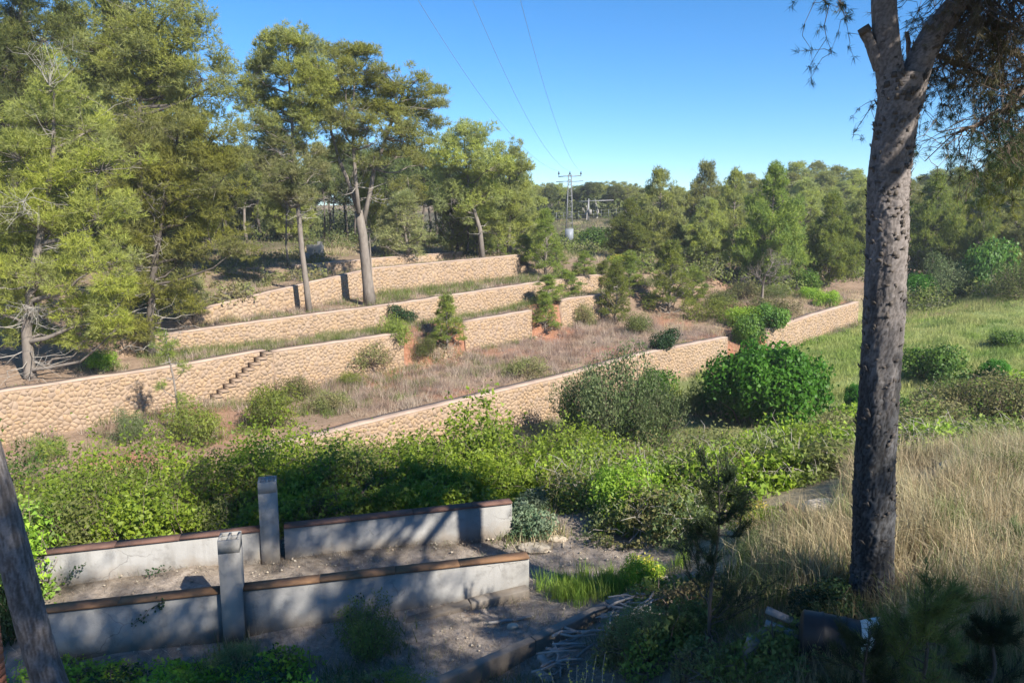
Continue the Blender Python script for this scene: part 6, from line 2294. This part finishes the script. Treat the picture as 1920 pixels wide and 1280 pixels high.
for (px, py, d, w, dp, hh) in [(1478, 972, 11.3, .55, .5, .30), (1545, 958, 11.7, .75, .6, .34), (1590, 948, 11.9, .6, .5, .34), (1510, 998, 11.2, .3, .3, .18), (1450, 990, 11.0, .4, .4, .2), (1630, 950, 12.0, .6, .5, .3)]:
    q = P(px, py, d)
    q[2] = min(q[2], hz(q[0], q[1]) + 0.12)
    mb = MB()
    rock(mb, q - b, (w, dp, hh), rg, 1)
    o = obj('stone', mb.mesh('stone', M['pale_stone'], smooth=False), t)
    bv = o.modifiers.new('bevel', 'BEVEL')
    bv.width = 0.03
    bv.segments = 2
q = P(1492, 962, 11.0)
bo = obj('leaning_board', None) if False else None
mb = MB()
mb.box((0, 0, 0), (0.5, 0.03, 0.17), Matrix.Rotation(rad(35), 3, 'Y') @ Matrix.Rotation(rad(25), 3, 'X'))
o = obj('board', mb.mesh('board', M['rust']), None, q)
tag(o, 'short rusty brown board leaning on the pale stone ledge', 'board')
# pale stones in the grass right of the trunk and on the path
for px, py, d, w, lab in [(1750, 1108, 8.9, .34, 'pale yellowish rock in the dry grass right of the big trunk'), (1725, 1125, 8.7, .24, 'smaller pale rock touching the yellowish one right of the big trunk'),
                          (1790, 890, 13.4, .7, 'flat pale rock showing through the dry grass at right'), (1700, 915, 12.6, .35, 'pale rock just right of the big trunk at mid height'),
                          (1000, 1025, 13.2, .75, 'flat pale slab lying on the path beyond the front concrete wall'), (1045, 1013, 13.6, .45, 'triangular pale slab on the path, farther than the flat one'),
                          (962, 1150, 10.4, .22, 'small pale stone on the strip in front of the concrete wall'), (1245, 1085, 10.9, .26, 'pale stone at the upper end of the kerb wall')]:
    q = at(px, d)
    mb = MB()
    rock(mb, (0, 0, 0.0 if 'slab' in lab else 0.02), (w, w * .7, w * .35 if 'slab' not in lab else 0.07), random.Random(px), 1)
    o = obj('rock', mb.mesh('rock', M['pale_stone']), None, q)
    bv = o.modifiers.new('bevel', 'BEVEL')
    bv.width = 0.015
    tag(o, lab, 'rock')

# ------------------------------------------------------------------ heap of sticks, logs, drum
def ground_stick(a, b, r, mat, root, O, seed, name='stick'):
    rg_ = np.random.default_rng(seed)
    mb = MB()
    mb.tube(curve_path(rg_, a - O, b - O, 4, -0.03, 0.04), [r, r * .95, r * .8, r * .6], 6)
    obj(name, mb.mesh(name, M[mat], smooth=True), root)
c0 = at(1120, 9.75)
t = thing('stick_heap', 'heap of cut grey sticks piled against the kerb wall', 'heap of sticks', c0)
rs = random.Random(12)
for k in range(46):
    px = rs.uniform(1020, 1225)
    d = 9.2 + (px - 1020) / 205 * 1.1 - rs.uniform(-.1, .75)
    p = at(px, d)
    p[2] += 0.04 + rs.uniform(0, 0.28)
    a = rs.gauss(0.3, 0.55)
    L = rs.uniform(0.25, 0.75)
    dv = np.array([math.cos(a), math.sin(a), rs.uniform(-.25, .2)]) * L / 2
    ground_stick(p - dv, p + dv, rs.uniform(0.010, 0.026), 'wood_grey', t, c0, k)
def log(label, px, d, L, r, ang, lift, mat='wood_grey', tilt=0.1, cat='log', name='log'):
    p = at(px, d)
    p[2] += r * 0.8 + lift
    dv = np.array([math.cos(ang) * math.cos(tilt), math.sin(ang) * math.cos(tilt), math.sin(tilt)]) * L / 2
    mb = MB()
    rg_ = np.random.default_rng(int(px))
    path = curve_path(rg_, -dv, dv, 6, 0, 0.01)
    mb.tube(path, [r * .96, r, r * 1.02, r, r * .98, r * .94], 14)
    o = obj(name, mb.mesh(name, M[mat], smooth=False), None, p)
    bv = o.modifiers.new('bevel', 'BEVEL')
    bv.width = 0.008
    tag(o, label, cat)
log('grey log lying in the shade left of the stick heap, the longer of two', 1032, 9.0, 0.42, 0.055, 2.3, 0.03)
log('short grey log in front of the longer one left of the stick heap', 1022, 8.75, 0.25, 0.055, 2.4, 0.0)
log('dark log lying at the bottom edge below the kerb wall', 925, 7.9, 0.9, 0.07, 0.35, 0.0)
log('upright pale grey stump in the shaded corner, nearest of three', 1403, 7.3, 0.38, 0.075, 0.0, 0.14, 'block', 1.35, 'stump', 'stump')
log('pale grey stump behind the upright one in the shaded corner', 1428, 7.6, 0.26, 0.085, 0.3, 0.06, 'block', 1.2, 'stump', 'stump')
log('thin fallen branch on the strip in front of the concrete wall', 960, 10.6, 0.75, 0.022, 0.25, 0.0, 'wood_grey', 0.0, 'branch', 'fallen_branch')
for px, d, L, w, ang, lab in [(1480, 7.75, 0.55, 0.09, -0.45, 'upper weathered grey board beside the black drum'), (1476, 7.5, 0.5, 0.08, -0.35, 'lower weathered grey board beside the black drum')]:
    q = at(px, d)
    q[2] += 0.22
    mb = MB()
    mb.box((0, 0, 0), (L, w, 0.022), (Matrix.Rotation(ang, 3, 'Z') @ Matrix.Rotation(0.25, 3, 'Y') @ Matrix.Rotation(0.5, 3, 'X')))
    o = obj('board', mb.mesh('board', M['wood_grey']), None, q)
    tag(o, lab, 'board')

def drum():
    q = at(1555, 7.15)
    q[2] += 0.24
    t = thing('drum', 'black plastic drum lying on its side with a torn white rim, under the big pine', 'drum', q)
    ax = unit(np.array([1.0, -0.35, -0.05]))
    up = np.array([0, 0, 1.0])
    s1 = unit(up - ax * (up @ ax))
    s2 = np.cross(ax, s1)
    n = 28
    a = np.linspace(0, 2 * math.pi, n, endpoint=False)
    def ring(u, r):
        return ax * u + r * (np.cos(a)[:, None] * s1 + np.sin(a)[:, None] * s2)
    R = [(-.30, .20), (-.28, .235), (-.12, .24), (-.10, .25), (-.08, .24), (.10, .24), (.12, .25), (.14, .24), (.26, .235), (.26, .215), (-.26, .21), (-.27, 0.02)]
    V = np.concatenate([ring(u, r) for u, r in R] + [(ax * -.30)[None]])
    Q = [[i * n + j, i * n + (j + 1) % n, (i + 1) * n + (j + 1) % n, (i + 1) * n + j] for i in range(len(R) - 1) for j in range(n)]
    T = [[len(R) * n, (j + 1) % n, j] for j in range(n)]
    mb = MB()
    mb.add(V, T, Q)
    obj('barrel', mb.mesh('barrel', M['black_plastic'], smooth=False), t)
    # torn rim flap: a bent sheet with ragged outer edge, 6 mm thick
    rg_ = random.Random(3)
    ang = np.linspace(-1.5, 1.15, 16)
    V = []
    for k, b in enumerate(ang):
        dirv = math.cos(b) * s1 + math.sin(b) * s2 * -1
        w = 0.10 + 0.10 * math.sin((k / 15) * math.pi) + rg_.uniform(-.03, .03)
        for (u, r) in ((0.255, 0.232), (0.262 + w * 0.8, 0.235 + w * 0.35), (0.268 + w * 0.8, 0.228 + w * 0.35), (0.262, 0.224)):
            V.append(ax * u + dirv * r)
    Q = [[4 * i + j, 4 * (i + 1) + j, 4 * (i + 1) + (j + 1) % 4, 4 * i + (j + 1) % 4] for i in range(15) for j in range(4)] + [[0, 1, 2, 3], [63, 62, 61, 60]]
    mb = MB()
    mb.add(V, None, Q)
    obj('rim', mb.mesh('rim', M['white_plastic']), t)
drum()

# ------------------------------------------------------------------ brick pier at the lower left corner
b = P(-40, 1200, 6.2)
b[2] = hz(b[0], b[1])
t = thing('brick_pier', 'red brick pier with pale mortar cut by the lower left corner', 'brick pier', b)
topz = P(0, 1118, 6.2)[2]
rows_n = int((topz - b[2]) / 0.07)
for k in range(rows_n):
    for j in range(2):
        mb = MB()
        off = 0.125 if k % 2 else 0.0
        if k % 2:
            mb.box((-.125 + j * .125 + (-0.0), (j - .5) * 0.0 + (0.0625 if j else -0.0625), 0.03 + k * .07), (.12, .24, .06)) if False else mb.box(((j - .5) * .125, 0, 0.03 + k * .07), (.118, .245, .06))
        else:
            mb.box((0, (j - .5) * .125, 0.03 + k * .07), (.245, .118, .06))
        obj('brick', mb.mesh('brick', M['brick']), t)
mb = MB()
mb.box((0, 0, rows_n * .035), (.225, .225, rows_n * .07))
obj('mortar', mb.mesh('mortar', M['white_wall']), t)

# ------------------------------------------------------------------ sapling and small pines in the foreground
def sapling(label, px, d, py_top, w_px, seed, mat='pine_shade', n_br=26, lean=0.0, branch_up=0.9, nl=0.085, nw=0.006):
    rg_ = np.random.default_rng(seed)
    b = at(px, d)
    h = top_z(py_top, b) - b[2]
    W = w_px / 2 * d / F
    t = thing('pine_sapling', label, 'sapling', b)
    mb = MB()
    tr = np.array([[lean * z * h + 0.03 * math.sin(z * 7 + seed), 0.02 * math.cos(z * 5), z * h] for z in np.linspace(0, 1, 9)])
    tr[0, 2] = -0.1
    mb.tube(tr, np.linspace(0.026, 0.005, 9), 6)
    Cn, Dn = [], []
    def along(p, m):
        tt = np.linspace(0.25, 1, m)
        k = np.linspace(0, 1, len(p))
        q = np.stack([np.interp(tt, k, p[:, i]) for i in range(3)], 1)
        g = unit(np.stack([np.interp(tt, k, np.gradient(p, axis=0)[:, i]) for i in range(3)], 1))
        Cn.append(q)
        Dn.append(g)
    along(tr[5:], 16)
    for k in range(n_br):
        f = rg_.uniform(0.12, 0.9)
        q = np.array([np.interp(f * h, tr[:, 2], tr[:, i]) for i in range(3)])
        a = k * 2.4 + rg_.uniform(-.4, .4)
        L = W * (1.15 - 0.75 * f) * rg_.uniform(0.7, 1.15)
        e = q + np.array([math.cos(a) * L, math.sin(a) * L, L * branch_up * rg_.uniform(0.6, 1.2)])
        p = curve_path(rg_, q, e, 6, 0.25, 0.03)
        mb.tube(p, np.linspace(0.010, 0.003, 6), 4, cap=False)
        along(p, 12)
        for _ in range(4):
            q2 = p[rg_.integers(2, 5)]
            e2 = q2 + (e - q) * rg_.uniform(0.25, 0.5) + rg_.normal(size=3) * L * 0.25 + np.array([0, 0, L * .15])
            p2 = curve_path(rg_, q2, e2, 4, 0.2, 0.04)
            mb.tube(p2, np.linspace(0.006, 0.002, 4), 3, cap=False)
            along(p2, 8)
    obj('trunk', mb.mesh('trunk', M['bark_dark'], smooth=True), t)
    V, T = tufts(rg_, np.concatenate(Cn), np.concatenate(Dn), 10, nl, nw, 0.5)
    obj('needles', mesh_arrays('needles', V, T, M[mat]), t)
sapling('tall dark pine sapling with upright twigs in the foreground left of the big trunk', 1332, 8.0, 862, 165, 3, n_br=30)
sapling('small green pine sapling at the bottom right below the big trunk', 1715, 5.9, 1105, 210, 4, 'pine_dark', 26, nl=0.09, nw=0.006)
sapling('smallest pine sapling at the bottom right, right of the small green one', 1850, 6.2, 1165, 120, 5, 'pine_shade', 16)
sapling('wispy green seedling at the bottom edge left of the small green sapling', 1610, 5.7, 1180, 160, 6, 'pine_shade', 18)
sapling('thin blue-green weed-like seedling in the dry grass near the right edge', 1890, 9.2, 1000, 70, 8, 'grey_green', 14)

# yellow-flowered stalks at the bottom edge
b = at(1085, 6.6)
t = thing('flower_stalks', 'branching stalks with small yellow flowers at the bottom edge', 'flowering plant', b)
rg_ = np.random.default_rng(4)
mb = MB()
Cf = []
for px, py in [(1065, 1232), (1082, 1248), (1100, 1238), (1118, 1228), (1135, 1222), (1010, 1258), (1030, 1252), (1150, 1262), (1092, 1262)]:
    e = P(px, py, 6.6 + rg_.uniform(-.1, .1)) - b
    p = curve_path(rg_, np.array([rg_.normal() * .04, rg_.normal() * .04, -.05]) + np.array([e[0] * .35, 0, 0]), e, 6, -.1, 0.03)
    mb.tube(p, np.linspace(0.006, 0.003, 6), 4, cap=False)
    Cf.append(p[-1] + (p[-3] - p[-1]) * np.linspace(0, 1, 9)[:, None] + rg_.normal(size=(9, 3)) * 0.008)
obj('stalks', mb.mesh('stalks', M['grey_green'] if False else M['twig']), t)
Cf = np.repeat(np.concatenate(Cf), 3, 0)
V, Q = leaves(rg_, Cf + rg_.normal(size=Cf.shape) * .006, rg_.normal(size=Cf.shape), 0.022, 1.0, 0.8)
stuff(obj('flowers', mesh_arrays('flowers', V, Q, M['yellow']), t))
# ------------------------------------------------------------------ thin summer haze
hm = bpy.data.materials.new('haze_air')
hm.use_nodes = True
for nd in list(hm.node_tree.nodes):
    hm.node_tree.nodes.remove(nd)
ho = hm.node_tree.nodes.new('ShaderNodeOutputMaterial')
hv = hm.node_tree.nodes.new('ShaderNodeVolumePrincipled')
hv.inputs['Color'].default_value = (0.80, 0.88, 1.0, 1)
hv.inputs['Density'].default_value = 0.00038
hm.node_tree.links.new(hv.outputs[0], ho.inputs['Volume'])
mb = MB()
mb.box((67.5, 192, 3.4), (990, 1000, 31.2))
stuff(obj('haze', mb.mesh('haze', hm)))
